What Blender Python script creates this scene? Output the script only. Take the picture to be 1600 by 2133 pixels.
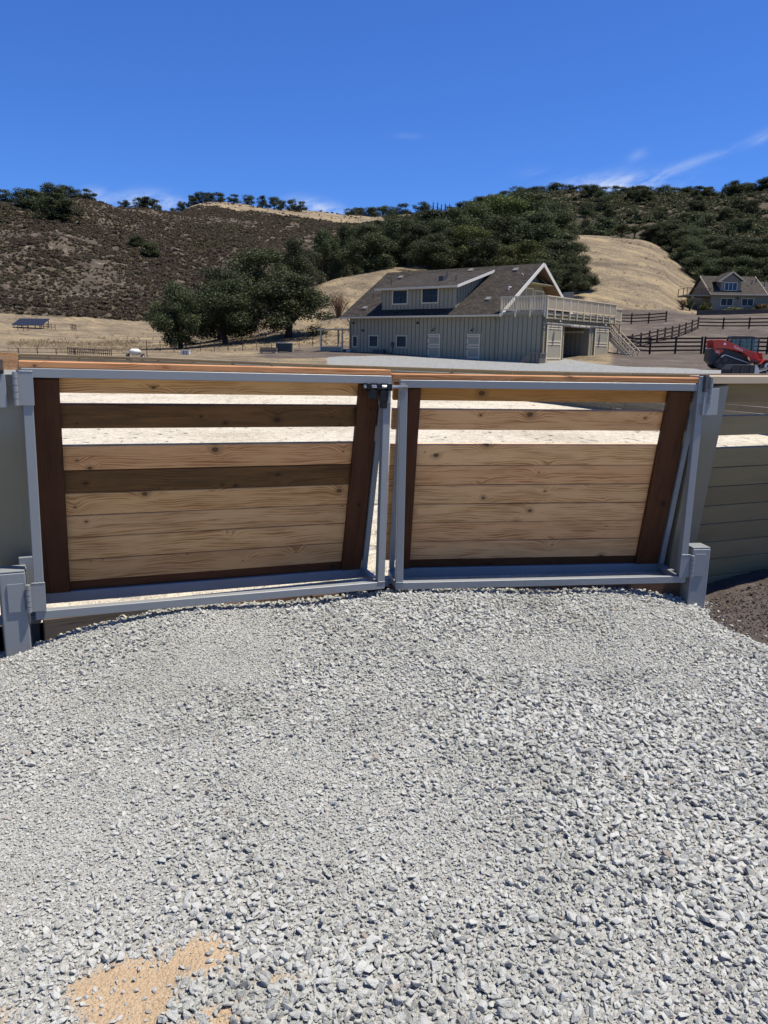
import bpy, bmesh, math, random
import numpy as np
from math import sin, cos, pi, radians, atan2, hypot, sqrt
from mathutils import Vector, Matrix

for ob in list(bpy.data.objects):
    bpy.data.objects.remove(ob)
scene = bpy.context.scene
COL = scene.collection
random.seed(7)
rng = np.random.default_rng(11)

# ------------------------------------------------------------------ camera
CAM_H, PITCH, ROLL = 1.72, radians(12.03), radians(0.9)
cd = bpy.data.cameras.new('camera')
cam = bpy.data.objects.new('camera', cd)
COL.objects.link(cam)
r0, u0 = Vector((1, 0, 0)), Vector((0, sin(PITCH), cos(PITCH)))
f0 = Vector((0, cos(PITCH), -sin(PITCH)))
cr, cu = r0 * cos(ROLL) + u0 * sin(ROLL), u0 * cos(ROLL) - r0 * sin(ROLL)
mm = Matrix((cr, cu, -f0)).transposed().to_4x4()
mm.translation = (0, 0, CAM_H)
cam.matrix_world = mm
cd.sensor_fit = 'VERTICAL'
cd.sensor_height = 36.0
cd.sensor_width = 27.0
cd.lens = 27.04
cd.clip_start, cd.clip_end = 0.05, 6000
scene.camera = cam

# ------------------------------------------------------------------ node helper
class NT:
    def __init__(s, tree):
        s.t = tree
        s.t.nodes.clear()
    def add(s, typ, props=None, **ins):
        n = s.t.nodes.new(typ)
        for k, v in (props or {}).items():
            setattr(n, k, v)
        for k, v in ins.items():
            key = int(k[1:]) if k[0] == 'i' and k[1:].isdigit() else k.replace('_', ' ')
            sock = n.inputs[key]
            if isinstance(v, bpy.types.NodeSocket):
                s.t.links.new(v, sock)
            elif isinstance(v, bpy.types.Node):
                s.t.links.new(v.outputs[0], sock)
            else:
                if hasattr(sock.default_value, '__len__') and hasattr(v, '__len__') and len(sock.default_value) == 4 and len(v) == 3:
                    v = (*v, 1.0)
                sock.default_value = v
        return n
    def link(s, a, b):
        s.t.links.new(a, b)
    def math(s, op, a, b=0.0, c=0.0, clamp=False):
        return s.add('ShaderNodeMath', {'operation': op, 'use_clamp': clamp}, i0=a, i1=b, i2=c).outputs[0]
    def vmath(s, op, a, b=(0, 0, 0)):
        n = s.add('ShaderNodeVectorMath', {'operation': op}, i0=a, i1=b)
        return n.outputs['Value'] if op in ('LENGTH', 'DOT_PRODUCT', 'DISTANCE') else n.outputs[0]
    def mix(s, f, a, b, blend='MIX'):
        n = s.t.nodes.new('ShaderNodeMix')
        n.data_type, n.blend_type = 'RGBA', blend
        for k, v in ((0, f), (6, a), (7, b)):
            if isinstance(v, bpy.types.NodeSocket):
                s.t.links.new(v, n.inputs[k])
            else:
                n.inputs[k].default_value = (*v, 1.0) if k and len(v) == 3 else v
        return n.outputs[2]
    def ramp(s, f, stops, interp='LINEAR'):
        n = s.t.nodes.new('ShaderNodeValToRGB')
        n.color_ramp.interpolation = interp
        e = n.color_ramp.elements
        while len(e) < len(stops):
            e.new(0.5)
        for k, (p, c) in enumerate(stops):
            e[k].position = p
            if not hasattr(c, '__len__'):
                c = (c, c, c)
            e[k].color = (*c, 1.0) if len(c) == 3 else c
        s.t.links.new(f, n.inputs[0])
        return n.outputs[0]
    def noise(s, vec, scale, detail=3.0, rough=0.55, dist=0.0, out=0):
        n = s.add('ShaderNodeTexNoise', None, Vector=vec, Scale=scale, Detail=detail, Roughness=rough, Distortion=dist)
        return n.outputs[out]
    def sstep(s, v, lo, hi):
        n = s.add('ShaderNodeMapRange', {'interpolation_type': 'SMOOTHSTEP'}, i0=v, i1=lo, i2=hi, i3=0.0, i4=1.0)
        return n.outputs[0]
    def sep(s, v):
        return s.add('ShaderNodeSeparateXYZ', None, i0=v).outputs
    def comb(s, x, y, z):
        return s.add('ShaderNodeCombineXYZ', None, i0=x, i1=y, i2=z).outputs[0]

# ------------------------------------------------------------------ sky, sun, exposure
SUN = Vector((0.37, -0.02, 1.0)).normalized()
SUN_EL = math.asin(SUN.z)
SUN_AZ = atan2(SUN.x, SUN.y)
world = bpy.data.worlds.new('World')
scene.world = world
world.use_nodes = True
w = NT(world.node_tree)
sky = w.add('ShaderNodeTexSky', {'sky_type': 'NISHITA', 'sun_disc': False, 'sun_elevation': SUN_EL,
                                'sun_rotation': SUN_AZ, 'altitude': 300.0, 'air_density': 1.0,
                                'dust_density': 0.3, 'ozone_density': 3.5})
tc = w.add('ShaderNodeTexCoord')
dirv = w.vmath('NORMALIZE', tc.outputs['Generated'])
dx, dy, dz = w.sep(dirv)
azn = w.math('ARCTAN2', dx, dy)
eln = w.math('ARCSINE', dz)
sc = w.comb(w.math('MULTIPLY', azn, 1.0), w.math('MULTIPLY', eln, 3.2), 0.0)
wisp = w.noise(sc, 9.0, 7.0, 0.62, 0.5)
wisp2 = w.noise(w.comb(w.math('ADD', azn, w.math('MULTIPLY', eln, 1.6)), w.math('MULTIPLY', w.math('SUBTRACT', eln, w.math('MULTIPLY', azn, 0.45)), 5.0), 0.3), 14.0, 6.0, 0.6, 0.8)
cl = None
# az, el, half-width, half-height, tilt, strength
CLOUDS = [(0.273, 0.190, 0.055, 0.011, 0.02, 0.75), (0.345, 0.206, 0.026, 0.005, 0.30, 0.24), (0.385, 0.218, 0.018, 0.004, 0.3, 0.16),
          (0.292, 0.219, 0.010, 0.006, 0.2, 0.16), (0.422, 0.229, 0.016, 0.006, 0.3, 0.26), (-0.283, 0.163, 0.030, 0.009, 0.0, 0.95),
          (-0.085, 0.163, 0.032, 0.009, -0.15, 0.85), (-0.345, 0.164, 0.014, 0.008, 0.0, 0.5), (0.022, 0.245, 0.014, 0.003, 0.0, 0.10),
          (0.172, 0.207, 0.018, 0.005, 0.1, 0.12), (0.56, 0.20, 0.06, 0.012, 0.1, 0.6), (-0.65, 0.19, 0.07, 0.014, 0.0, 0.6)]
for a, e, hw, hh, tl, st in CLOUDS:
    da = w.math('SUBTRACT', azn, a)
    de = w.math('SUBTRACT', w.math('SUBTRACT', eln, e), w.math('MULTIPLY', da, tl))
    q = w.math('ADD', w.math('POWER', w.math('ABSOLUTE', w.math('DIVIDE', da, hw)), 2.0), w.math('POWER', w.math('ABSOLUTE', w.math('DIVIDE', de, hh)), 2.0))
    m = w.math('MULTIPLY', w.math('EXPONENT', w.math('MULTIPLY', q, -1.0)), st)
    cl = m if cl is None else w.math('ADD', cl, m)
wf = w.math('ADD', w.math('MULTIPLY', wisp, 0.6), w.math('MULTIPLY', wisp2, 0.6))
dens = w.math('MULTIPLY', cl, w.sstep(wf, 0.42, 0.78), clamp=True)
dens = w.math('MULTIPLY', dens, 0.85, clamp=True)
# camera-phone sky: deep saturated blue (tint of the whole sky, same everywhere)
tint = w.mix(1.0, sky.outputs[0], (0.41, 0.75, 1.43), 'MULTIPLY')
skyc = w.mix(dens, tint, (8.5, 9.0, 9.6))
bg = w.add('ShaderNodeBackground', None, Color=skyc, Strength=0.077)
wo = w.add('ShaderNodeOutputWorld', None, Surface=bg.outputs[0])

sd = bpy.data.lights.new('sun', 'SUN')
sd.energy, sd.angle, sd.color = 5.0, radians(0.53), (1.0, 0.945, 0.84)
sun = bpy.data.objects.new('sun', sd)
COL.objects.link(sun)
sun.rotation_euler = (-SUN).to_track_quat('-Z', 'Y').to_euler()
sun.location = (60, -10, 150)
vs = scene.view_settings
vs.view_transform, vs.look, vs.gamma, vs.exposure = 'Standard', 'None', 1.0, 0.42
vs.use_curve_mapping = False
scene.cycles.max_bounces = 6
scene.cycles.diffuse_bounces = 3
scene.cycles.transparent_max_bounces = 8

# ------------------------------------------------------------------ object helpers
def tag(o, label=None, cat=None, group=None, kind=None):
    if label: o['label'] = label
    if cat: o['category'] = cat
    if group: o['group'] = group
    if kind: o['kind'] = kind
    return o
def empty(name, label, cat, loc=(0, 0, 0), rot=(0, 0, 0), group=None):
    o = bpy.data.objects.new(name, None)
    COL.objects.link(o)
    o.empty_display_size = 0.2
    o.location, o.rotation_euler = loc, rot
    return tag(o, label, cat, group)
def link(name, me, parent=None, mat=None):
    if mat is not None and len(me.materials) == 0:
        me.materials.append(mat)
    o = bpy.data.objects.new(name, me)
    COL.objects.link(o)
    o.parent = parent
    return o
def pym(name, verts, faces, mat=None, smooth=False):
    me = bpy.data.meshes.new(name)
    me.from_pydata([tuple(v) for v in verts], [], faces)
    me.update()
    if smooth:
        me.polygons.foreach_set('use_smooth', [True] * len(me.polygons))
    if mat: me.materials.append(mat)
    return me
def npmesh(name, verts, quads, mat=None, smooth=False):
    verts = np.asarray(verts, np.float32); quads = np.asarray(quads, np.int32)
    k = quads.shape[1]
    me = bpy.data.meshes.new(name)
    me.vertices.add(len(verts)); me.vertices.foreach_set('co', verts.ravel())
    me.loops.add(quads.size); me.loops.foreach_set('vertex_index', quads.ravel())
    me.polygons.add(len(quads)); me.polygons.foreach_set('loop_start', np.arange(0, quads.size, k, dtype=np.int32))
    me.update(calc_edges=True)
    if smooth:
        me.polygons.foreach_set('use_smooth', np.ones(len(quads), bool))
    if mat: me.materials.append(mat)
    return me
_bc = {}
def boxmesh(sx, sy, sz, mat, bev=0.0):
    key = (round(sx, 4), round(sy, 4), round(sz, 4), mat.name if mat else '', round(bev, 4))
    if key in _bc: return _bc[key]
    bm = bmesh.new()
    bmesh.ops.create_cube(bm, size=1.0)
    bmesh.ops.scale(bm, vec=(sx, sy, sz), verts=bm.verts)
    if bev > 0:
        bmesh.ops.bevel(bm, geom=bm.edges[:], offset=bev, segments=1, affect='EDGES', profile=0.5)
    me = bpy.data.meshes.new('box_mesh')
    bm.to_mesh(me); bm.free()
    if mat: me.materials.append(mat)
    _bc[key] = me
    return me
def box(name, lo, hi, mat, parent=None, bev=0.0):
    """axis-aligned box lo..hi in the parent's frame"""
    s = [hi[i] - lo[i] for i in range(3)]
    o = link(name, boxmesh(*s, mat, bev), parent)
    o.matrix_basis = Matrix.Translation([(hi[i] + lo[i]) / 2 for i in range(3)])
    return o
def frame_from(x, yhint):
    x = Vector(x).normalized(); y = Vector(yhint)
    y = (y - x * y.dot(x)).normalized()
    z = x.cross(y)
    return Matrix((x, y, z)).transposed()
def beam(name, p0, p1, t, wd, yhint, mat, parent=None, bev=0.0, local=None):
    """box from p0 to p1: thickness t along yhint, width wd across"""
    p0, p1 = Vector(p0), Vector(p1)
    M = frame_from(p1 - p0, yhint).to_4x4()
    M.translation = (p0 + p1) / 2
    o = link(name, boxmesh((p1 - p0).length, t, wd, mat, bev), parent)
    o.matrix_basis = (local @ M) if local else M
    return o
class MB:
    """collects shapes into one mesh"""
    def __init__(s): s.v, s.f = [], []
    def add(s, vs, fs):
        o = len(s.v); s.v += [tuple(v) for v in vs]; s.f += [tuple(i + o for i in f) for f in fs]
    def box(s, lo, hi, M=None):
        vs = [Vector((x, y, z)) for x in (lo[0], hi[0]) for y in (lo[1], hi[1]) for z in (lo[2], hi[2])]
        if M: vs = [M @ v for v in vs]
        s.add(vs, [(0, 1, 3, 2), (4, 6, 7, 5), (0, 4, 5, 1), (2, 3, 7, 6), (0, 2, 6, 4), (1, 5, 7, 3)])
    def beam(s, p0, p1, t, wd, yhint):
        p0, p1 = Vector(p0), Vector(p1)
        M = frame_from(p1 - p0, yhint).to_4x4(); M.translation = (p0 + p1) / 2
        L = (p1 - p0).length
        s.box((-L / 2, -t / 2, -wd / 2), (L / 2, t / 2, wd / 2), M)
    def tube(s, pts, rad, n=8, cap=True):
        pts = [Vector(p) for p in pts]
        if not hasattr(rad, '__len__'): rad = [rad] * len(pts)
        base = len(s.v); prev = None
        for i, p in enumerate(pts):
            d = (pts[min(i + 1, len(pts) - 1)] - pts[max(i - 1, 0)]).normalized()
            ref = Vector((0, 0, 1)) if abs(d.z) < 0.9 else Vector((1, 0, 0))
            a = d.cross(ref).normalized() if prev is None else (prev - d * prev.dot(d)).normalized()
            prev = a; b = d.cross(a)
            for k in range(n):
                t = 2 * pi * k / n
                s.v.append(tuple(p + (a * cos(t) + b * sin(t)) * rad[i]))
        for i in range(len(pts) - 1):
            for k in range(n):
                a0 = base + i * n + k; a1 = base + i * n + (k + 1) % n
                s.f.append((a0, a1, a1 + n, a0 + n))
        if cap:
            s.f.append(tuple(base + k for k in range(n))[::-1])
            s.f.append(tuple(base + (len(pts) - 1) * n + k for k in range(n)))
    def prism(s, poly, y0, y1, M=None):
        """polygon in XZ extruded along Y"""
        n = len(poly)
        vs = [Vector((a, y0, b)) for a, b in poly] + [Vector((a, y1, b)) for a, b in poly]
        if M: vs = [M @ v for v in vs]
        s.add(vs, [tuple(range(n))] + [tuple(range(2 * n - 1, n - 1, -1))] + [(i, i + n, (i + 1) % n + n, (i + 1) % n) for i in range(n)])
    def build(s, name, mat, parent=None, smooth=False, M=None, bev=0.0):
        bm = bmesh.new()
        vv = [bm.verts.new(v) for v in s.v]
        for f in s.f:
            try: bm.faces.new([vv[i] for i in f])
            except ValueError: pass
        bmesh.ops.recalc_face_normals(bm, faces=bm.faces)
        if bev > 0:
            es = [e for e in bm.edges if len(e.link_faces) == 2 and e.calc_face_angle(0) > 0.6]
            bmesh.ops.bevel(bm, geom=es, offset=bev, segments=2, affect='EDGES', profile=0.6)
        me = bpy.data.meshes.new(name); bm.to_mesh(me); bm.free()
        if smooth: me.polygons.foreach_set('use_smooth', [True] * len(me.polygons))
        if mat: me.materials.append(mat)
        o = link(name, me, parent)
        if M: o.matrix_basis = M
        return o
def dup_tree(o, parent=None):
    c = o.copy(); COL.objects.link(c); c.parent = parent
    for ch in list(o.children): dup_tree(ch, c)
    return c
# X-plane prisms: a polygon in (y,z) extruded along x
RX = Matrix(((0, 1, 0, 0), (1, 0, 0, 0), (0, 0, 1, 0), (0, 0, 0, 1)))

# ------------------------------------------------------------------ materials
def newmat(name):
    m = bpy.data.materials.new(name); m.use_nodes = True
    return m, NT(m.node_tree)
def finish(n, color, rough=0.6, bump=None, bstr=0.3, bdist=0.01, metal=0.0, spec=0.5, extra=None):
    p = n.add('ShaderNodeBsdfPrincipled')
    for k, v in (('Base Color', color), ('Roughness', rough), ('Metallic', metal), ('Specular IOR Level', spec)):
        if isinstance(v, bpy.types.NodeSocket): n.link(v, p.inputs[k])
        else: p.inputs[k].default_value = (*v, 1.0) if hasattr(v, '__len__') and len(v) == 3 else v
    for k, v in (extra or {}).items(): p.inputs[k].default_value = v
    if bump is not None:
        b = n.add('ShaderNodeBump', None, Strength=bstr, Distance=bdist, Height=bump)
        n.link(b.outputs[0], p.inputs['Normal'])
    n.add('ShaderNodeOutputMaterial', None, Surface=p.outputs[0])
    return p
def objco(n, spread=True):
    co = n.add('ShaderNodeTexCoord').outputs['Object']
    if not spread: return co
    r = n.add('ShaderNodeObjectInfo').outputs['Random']
    return n.vmath('ADD', co, n.comb(n.math('MULTIPLY', r, 37.0), n.math('MULTIPLY', r, 11.0), n.math('MULTIPLY', r, 53.0)))
def painted(name, col, rough=0.5, var=0.12, scale=6.0, dirt=0.25, dirtcol=(0.2, 0.17, 0.13), bstr=0.05, metal=0.0, spec=0.5):
    m, n = newmat(name)
    co = objco(n)
    a = n.noise(co, scale, 5.0, 0.6)
    b = n.noise(co, scale * 7, 3.0, 0.6)
    c = n.mix(n.math('MULTIPLY', n.sstep(a, 0.45, 0.75), var), col, tuple(x * 0.72 for x in col))
    c = n.mix(n.math('MULTIPLY', n.sstep(n.math('MULTIPLY', a, n.math('ADD', b, 0.5)), 0.5, 0.75), dirt), c, dirtcol)
    finish(n, c, n.math('ADD', n.math('MULTIPLY', b, 0.2), rough - 0.1), b, bstr, 0.004, metal, spec)
    return m
def wood(name, light, dark, ring=1.0, knots=1.0, knotcol=(0.05, 0.022, 0.01), rough=0.65, stain=0.0, staincol=(0.06, 0.045, 0.03)):
    m, n = newmat(name)
    co = objco(n)
    rnd = n.add('ShaderNodeObjectInfo').outputs['Random']
    x, y, z = n.sep(co)
    zz = n.math('ADD', z, n.math('MULTIPLY', y, 0.35))
    kv = n.comb(n.math('MULTIPLY', x, 2.4), n.math('MULTIPLY', y, 0.0), n.math('MULTIPLY', z, 9.0))
    vo = n.add('ShaderNodeTexVoronoi', None, Vector=kv, Scale=1.0, Randomness=1.0)
    df = n.vmath('MULTIPLY', n.vmath('SUBTRACT', kv, vo.outputs['Position']), (1 / 2.4, 0, 1 / 9.0))
    dist = n.vmath('LENGTH', n.vmath('MULTIPLY', df, (0.75, 0, 1.0)))
    csel = n.sep(vo.outputs['Color'])
    has = n.math('GREATER_THAN', csel[0], 0.60)
    ksize = n.math('ADD', 0.003, n.math('MULTIPLY', n.math('POWER', csel[1], 1.6), 0.015))
    kn = n.math('MULTIPLY', n.math('SUBTRACT', 1.0, n.sstep(n.math('DIVIDE', dist, ksize), 0.7, 1.1)), n.math('MULTIPLY', has, knots))
    halo = n.math('MULTIPLY', n.math('SUBTRACT', 1.0, n.sstep(n.math('DIVIDE', dist, ksize), 1.0, 3.2)), n.math('MULTIPLY', has, knots * 0.45))
    warp = n.math('MULTIPLY', n.math('EXPONENT', n.math('MULTIPLY', n.math('POWER', n.math('DIVIDE', dist, 0.05), 2.0), -1.0)), n.math('MULTIPLY', has, 0.045))
    wav = n.noise(n.comb(n.math('MULTIPLY', x, 0.9), y, n.math('MULTIPLY', z, 3.0)), 1.3, 2.0, 0.5)
    zz = n.math('ADD', n.math('ADD', zz, warp), n.math('MULTIPLY', wav, 0.12))
    rings = n.math('SINE', n.math('MULTIPLY', n.math('ADD', zz, n.math('MULTIPLY', n.noise(n.comb(n.math('MULTIPLY', x, 0.3), 0.0, n.math('MULTIPLY', zz, 6.0)), 5.0, 3.0), 0.06)), 360.0))
    rings = n.math('MULTIPLY', n.math('POWER', n.math('ADD', n.math('MULTIPLY', rings, 0.5), 0.5), 1.6), n.sstep(n.noise(n.comb(n.math('MULTIPLY', x, 1.6), y, n.math('MULTIPLY', z, 9.0)), 1.7, 2.0), 0.36, 0.62))
    fine = n.noise(n.comb(n.math('MULTIPLY', x, 2.5), n.math('MULTIPLY', y, 40.0), n.math('MULTIPLY', zz, 220.0)), 1.0, 4.0, 0.6)
    blot = n.noise(n.comb(n.math('MULTIPLY', x, 1.2), y, n.math('MULTIPLY', z, 6.0)), 2.0, 4.0, 0.6)
    f = n.math('ADD', n.math('MULTIPLY', rings, 0.42 * ring), n.math('MULTIPLY', fine, 0.5))
    c = n.mix(n.sstep(f, 0.12, 0.85), light, dark)
    c = n.mix(n.math('MULTIPLY', n.sstep(blot, 0.45, 0.8), 0.4), c, tuple(q * 0.7 for q in dark))
    tone = n.ramp(rnd, [(0.0, (0.80, 0.72, 0.64)), (0.3, (1.08, 1.02, 0.98)), (0.55, (1.02, 0.86, 0.80)), (0.8, (0.92, 0.84, 0.72)), (1.0, (1.16, 1.10, 1.06))])
    c = n.mix(1.0, c, tone, 'MULTIPLY')
    if stain > 0:
        st = n.noise(n.comb(n.math('MULTIPLY', x, 0.8), y, n.math('MULTIPLY', z, 7.0)), 3.0, 5.0, 0.65)
        c = n.mix(n.math('MULTIPLY', n.sstep(st, 0.35, 0.6), stain), c, staincol)
    c = n.mix(halo, c, tuple(q * 0.45 for q in dark))
    core = n.math('SUBTRACT', 1.0, n.sstep(n.math('DIVIDE', dist, ksize), 0.35, 0.85))
    c = n.mix(n.math('MULTIPLY', kn, 0.92), c, n.mix(n.math('MULTIPLY', core, 0.75), knotcol, tuple(q * 0.42 for q in dark)))
    # nail holes / pitch specks
    v2 = n.add('ShaderNodeTexVoronoi', None, Vector=n.comb(n.math('MULTIPLY', x, 9.0), 0.0, n.math('MULTIPLY', z, 16.0)), Scale=1.0)
    sp = n.math('MULTIPLY', n.math('LESS_THAN', v2.outputs['Distance'], 0.035), n.math('GREATER_THAN', n.sep(v2.outputs['Color'])[0], 0.6))
    c = n.mix(n.math('MULTIPLY', sp, 0.75 * min(knots, 1.0)), c, (0.03, 0.02, 0.015))
    finish(n, c, rough, n.math('ADD', f, n.math('MULTIPLY', kn, -0.6)), 0.25, 0.002, spec=0.22)
    return m

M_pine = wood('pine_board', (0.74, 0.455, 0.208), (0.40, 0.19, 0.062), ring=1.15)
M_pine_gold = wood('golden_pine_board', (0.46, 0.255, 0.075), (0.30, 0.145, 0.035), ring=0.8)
M_pine_dark = wood('weathered_pine_board', (0.19, 0.10, 0.032), (0.09, 0.042, 0.011), stain=0.5, staincol=(0.06, 0.034, 0.012))
M_cap = wood('orange_cap_lumber', (0.52, 0.27, 0.12), (0.32, 0.135, 0.05), ring=1.3)
M_upright = wood('red_stained_lumber', (0.095, 0.037, 0.014), (0.044, 0.016, 0.0055), knots=0.8, knotcol=(0.012, 0.006, 0.004))
M_tie = wood('creosote_timber', (0.17, 0.10, 0.065), (0.08, 0.045, 0.03), knots=0.3, stain=0.5, staincol=(0.05, 0.04, 0.032), rough=0.85)
M_greyboard = wood('weathered_grey_timber', (0.13, 0.11, 0.09), (0.07, 0.058, 0.047), knots=0.3, rough=0.85)
M_steel = painted('grey_gate_paint', (0.225, 0.235, 0.235), 0.45, 0.22, 4.0, 0.28, (0.27, 0.235, 0.185), 0.05)
M_black = painted('black_latch_metal', (0.008, 0.008, 0.009), 0.45, 0.1, 9, 0.02, spec=0.25)
M_bolt = painted('polished_bolt', (0.5, 0.5, 0.5), 0.3, 0.1, 9, 0.1, metal=0.8)
M_olive = wood('olive_painted_fence_board', (0.275, 0.228, 0.130), (0.225, 0.187, 0.105), ring=0.4, knots=0.12, knotcol=(0.09, 0.08, 0.055), rough=0.6)
M_olivecap = wood('pale_olive_cap_board', (0.40, 0.34, 0.24), (0.30, 0.255, 0.175), ring=0.5, knots=0.3, knotcol=(0.05, 0.04, 0.03), rough=0.7)
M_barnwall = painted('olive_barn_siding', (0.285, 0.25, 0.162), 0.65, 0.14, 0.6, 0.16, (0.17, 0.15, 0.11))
M_batten = painted('olive_batten_shadow_tone', (0.15, 0.132, 0.085), 0.65, 0.10, 0.6, 0.12, (0.12, 0.105, 0.07))  # darker than the siding: the battens' shadow lines are put into the colour
M_barntrim = painted('cream_trim_paint', (0.60, 0.50, 0.335), 0.55, 0.10, 1.5, 0.12, (0.4, 0.35, 0.27))
M_white = painted('white_fascia_paint', (0.66, 0.63, 0.55), 0.5, 0.06, 1.5, 0.06, (0.5, 0.45, 0.38))
M_doorpanel = painted('olive_door_panel', (0.31, 0.275, 0.19), 0.6, 0.08, 1.0, 0.1)
M_soffit = painted('brown_soffit', (0.16, 0.10, 0.058), 0.7, 0.15, 1.5, 0.1)
M_dark = painted('dark_iron', (0.025, 0.024, 0.023), 0.5, 0.1, 3, 0.2)
M_darkgrey = painted('dark_grey_plastic', (0.05, 0.052, 0.055), 0.55, 0.1, 3, 0.2)
M_vent = painted('roof_vent_metal', (0.16, 0.15, 0.13), 0.6, 0.1, 3, 0.2)
M_grey = painted('pale_grey_metal', (0.42, 0.42, 0.40), 0.5, 0.1, 3, 0.2)
M_pastfence = wood('dark_brown_fence_rail', (0.042, 0.028, 0.02), (0.025, 0.017, 0.012), knots=0.1)
M_rustpost = painted('rusty_steel_post', (0.045, 0.025, 0.018), 0.7, 0.3, 8, 0.4, (0.08, 0.035, 0.02))
M_red = painted('red_machine_paint', (0.56, 0.045, 0.02), 0.4, 0.12, 2.0, 0.15, (0.3, 0.16, 0.1))
M_rubber = painted('black_rubber', (0.018, 0.018, 0.019), 0.8, 0.2, 6.0, 0.35, (0.10, 0.085, 0.065))
M_letter = painted('white_decal', (0.8, 0.8, 0.78), 0.5, 0.02, 3, 0.02)
M_terracotta = painted('terracotta_planter', (0.32, 0.13, 0.06), 0.7, 0.2, 4, 0.3)
M_housewall = painted('grey_green_house_wall', (0.20, 0.185, 0.14), 0.7, 0.1, 0.5, 0.15)
M_retain = painted('dark_retaining_timber', (0.03, 0.027, 0.028), 0.8, 0.3, 1.0, 0.2)
M_straw = painted('pale_straw_plastic', (0.6, 0.58, 0.52), 0.6, 0.1, 3, 0.2)
M_weathered = painted('weathered_wood_bin', (0.17, 0.15, 0.115), 0.8, 0.4, 4, 0.3)
M_rail = wood('weathered_rail_wood', (0.22, 0.14, 0.08), (0.12, 0.075, 0.04), knots=0.1)
M_trunk = wood('oak_bark', (0.075, 0.058, 0.045), (0.03, 0.023, 0.018), knots=0.0, rough=0.9)

def glassmat(name, col=(0.012, 0.016, 0.022)):
    m, n = newmat(name)
    a = n.noise(objco(n), 1.5, 2.0)
    finish(n, n.mix(n.math('MULTIPLY', a, 0.6), col, tuple(3.0 * c for c in col)), 0.06, None, spec=0.18)
    return m
M_glass = glassmat('dark_window_glass')
M_glassblue = glassmat('blue_window_glass', (0.02, 0.05, 0.075))

m, n = newmat('tinted_cab_glass')
tr_ = n.add('ShaderNodeBsdfTransparent', None, Color=(0.55, 0.6, 0.6, 1)); gl_ = n.add('ShaderNodeBsdfGlossy', None, Color=(0.6, 0.65, 0.7, 1), Roughness=0.05)
n.add('ShaderNodeOutputMaterial', None, Surface=n.add('ShaderNodeMixShader', None, i0=0.12, i1=tr_.outputs[0], i2=gl_.outputs[0]).outputs[0])
M_cabglass = m
def shingles(name, c1, c2, c3):
    m, n = newmat(name)
    co = n.add('ShaderNodeTexCoord').outputs['Object']
    br = n.add('ShaderNodeTexBrick', {'offset': 0.5}, Vector=co, Color1=(0.2, 0.2, 0.2), Color2=(0.9, 0.9, 0.9), Mortar=(0, 0, 0), Scale=1.0, Mortar_Size=0.02, Brick_Width=0.45, Row_Height=0.24)
    nz = n.noise(co, 1.2, 4.0)
    grit = n.noise(co, 45.0, 2.0)
    c = n.ramp(n.math('ADD', n.math('MULTIPLY', n.sep(br.outputs['Color'])[0], 0.6), n.math('MULTIPLY', nz, 0.22)), [(0.0, tuple(x * 0.4 for x in c1)), (0.22, c1), (0.55, c2), (0.9, c3)])
    c = n.mix(n.math('MULTIPLY', grit, 0.4), c, tuple(x * 0.6 for x in c1))
    finish(n, c, 0.95, n.math('ADD', br.outputs['Fac'], n.math('MULTIPLY', grit, -0.3)), 0.8, -0.02, spec=0.12)
    return m
M_roof = shingles('brown_grey_shingles', (0.038, 0.032, 0.026), (0.068, 0.058, 0.047), (0.100, 0.087, 0.070))
M_roof2 = shingles('grey_shingles', (0.055, 0.047, 0.038), (0.08, 0.069, 0.056), (0.105, 0.092, 0.075))

def leafmat(name, cols, trans=0.25):
    m, n = newmat(name)
    g = n.add('ShaderNodeNewGeometry')
    isl = g.outputs['Random Per Island']
    ob = n.add('ShaderNodeObjectInfo').outputs['Random']
    f = n.math('FRACT', n.math('ADD', n.math('MULTIPLY', isl, 0.75), n.math('MULTIPLY', ob, 0.25)))
    c = n.ramp(f, [(i / (len(cols) - 1), c) for i, c in enumerate(cols)])
    hs = n.add('ShaderNodeHueSaturation', None, Hue=n.math('ADD', 0.485, n.math('MULTIPLY', ob, 0.03)), Saturation=1.0, Value=n.math('ADD', 0.75, n.math('MULTIPLY', ob, 0.5)), Color=c)
    d = n.add('ShaderNodeBsdfPrincipled', None, Base_Color=hs.outputs[0], Roughness=0.6)
    d.inputs['Specular IOR Level'].default_value = 0.25
    t = n.add('ShaderNodeBsdfTranslucent', None, Color=hs.outputs[0])
    mx = n.add('ShaderNodeMixShader', None, i0=trans, i1=d.outputs[0], i2=t.outputs[0])
    n.add('ShaderNodeOutputMaterial', None, Surface=mx.outputs[0])
    return m
M_oak = leafmat('oak_leaves', [(0.030, 0.039, 0.015), (0.047, 0.059, 0.022), (0.062, 0.075, 0.029), (0.076, 0.088, 0.035)])
M_oak2 = leafmat('yellow_green_leaves', [(0.045, 0.055, 0.015), (0.075, 0.09, 0.022), (0.10, 0.115, 0.032)])
M_scrub = leafmat('brown_scrub_leaves', [(0.072, 0.053, 0.036), (0.096, 0.072, 0.049), (0.122, 0.094, 0.064), (0.092, 0.078, 0.045)], 0.42)
M_scrubg = leafmat('green_scrub_leaves', [(0.058, 0.052, 0.027), (0.086, 0.078, 0.038), (0.118, 0.104, 0.054)])
M_drybush = leafmat('dry_twigs', [(0.16, 0.11, 0.065), (0.24, 0.17, 0.10)], 0.1)
M_hedge = leafmat('pale_flowering_leaves', [(0.10, 0.13, 0.04), (0.17, 0.2, 0.07), (0.45, 0.42, 0.25)])
M_hedger = leafmat('russet_hedge_leaves', [(0.07, 0.055, 0.018), (0.11, 0.075, 0.025), (0.12, 0.055, 0.025)])
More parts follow.
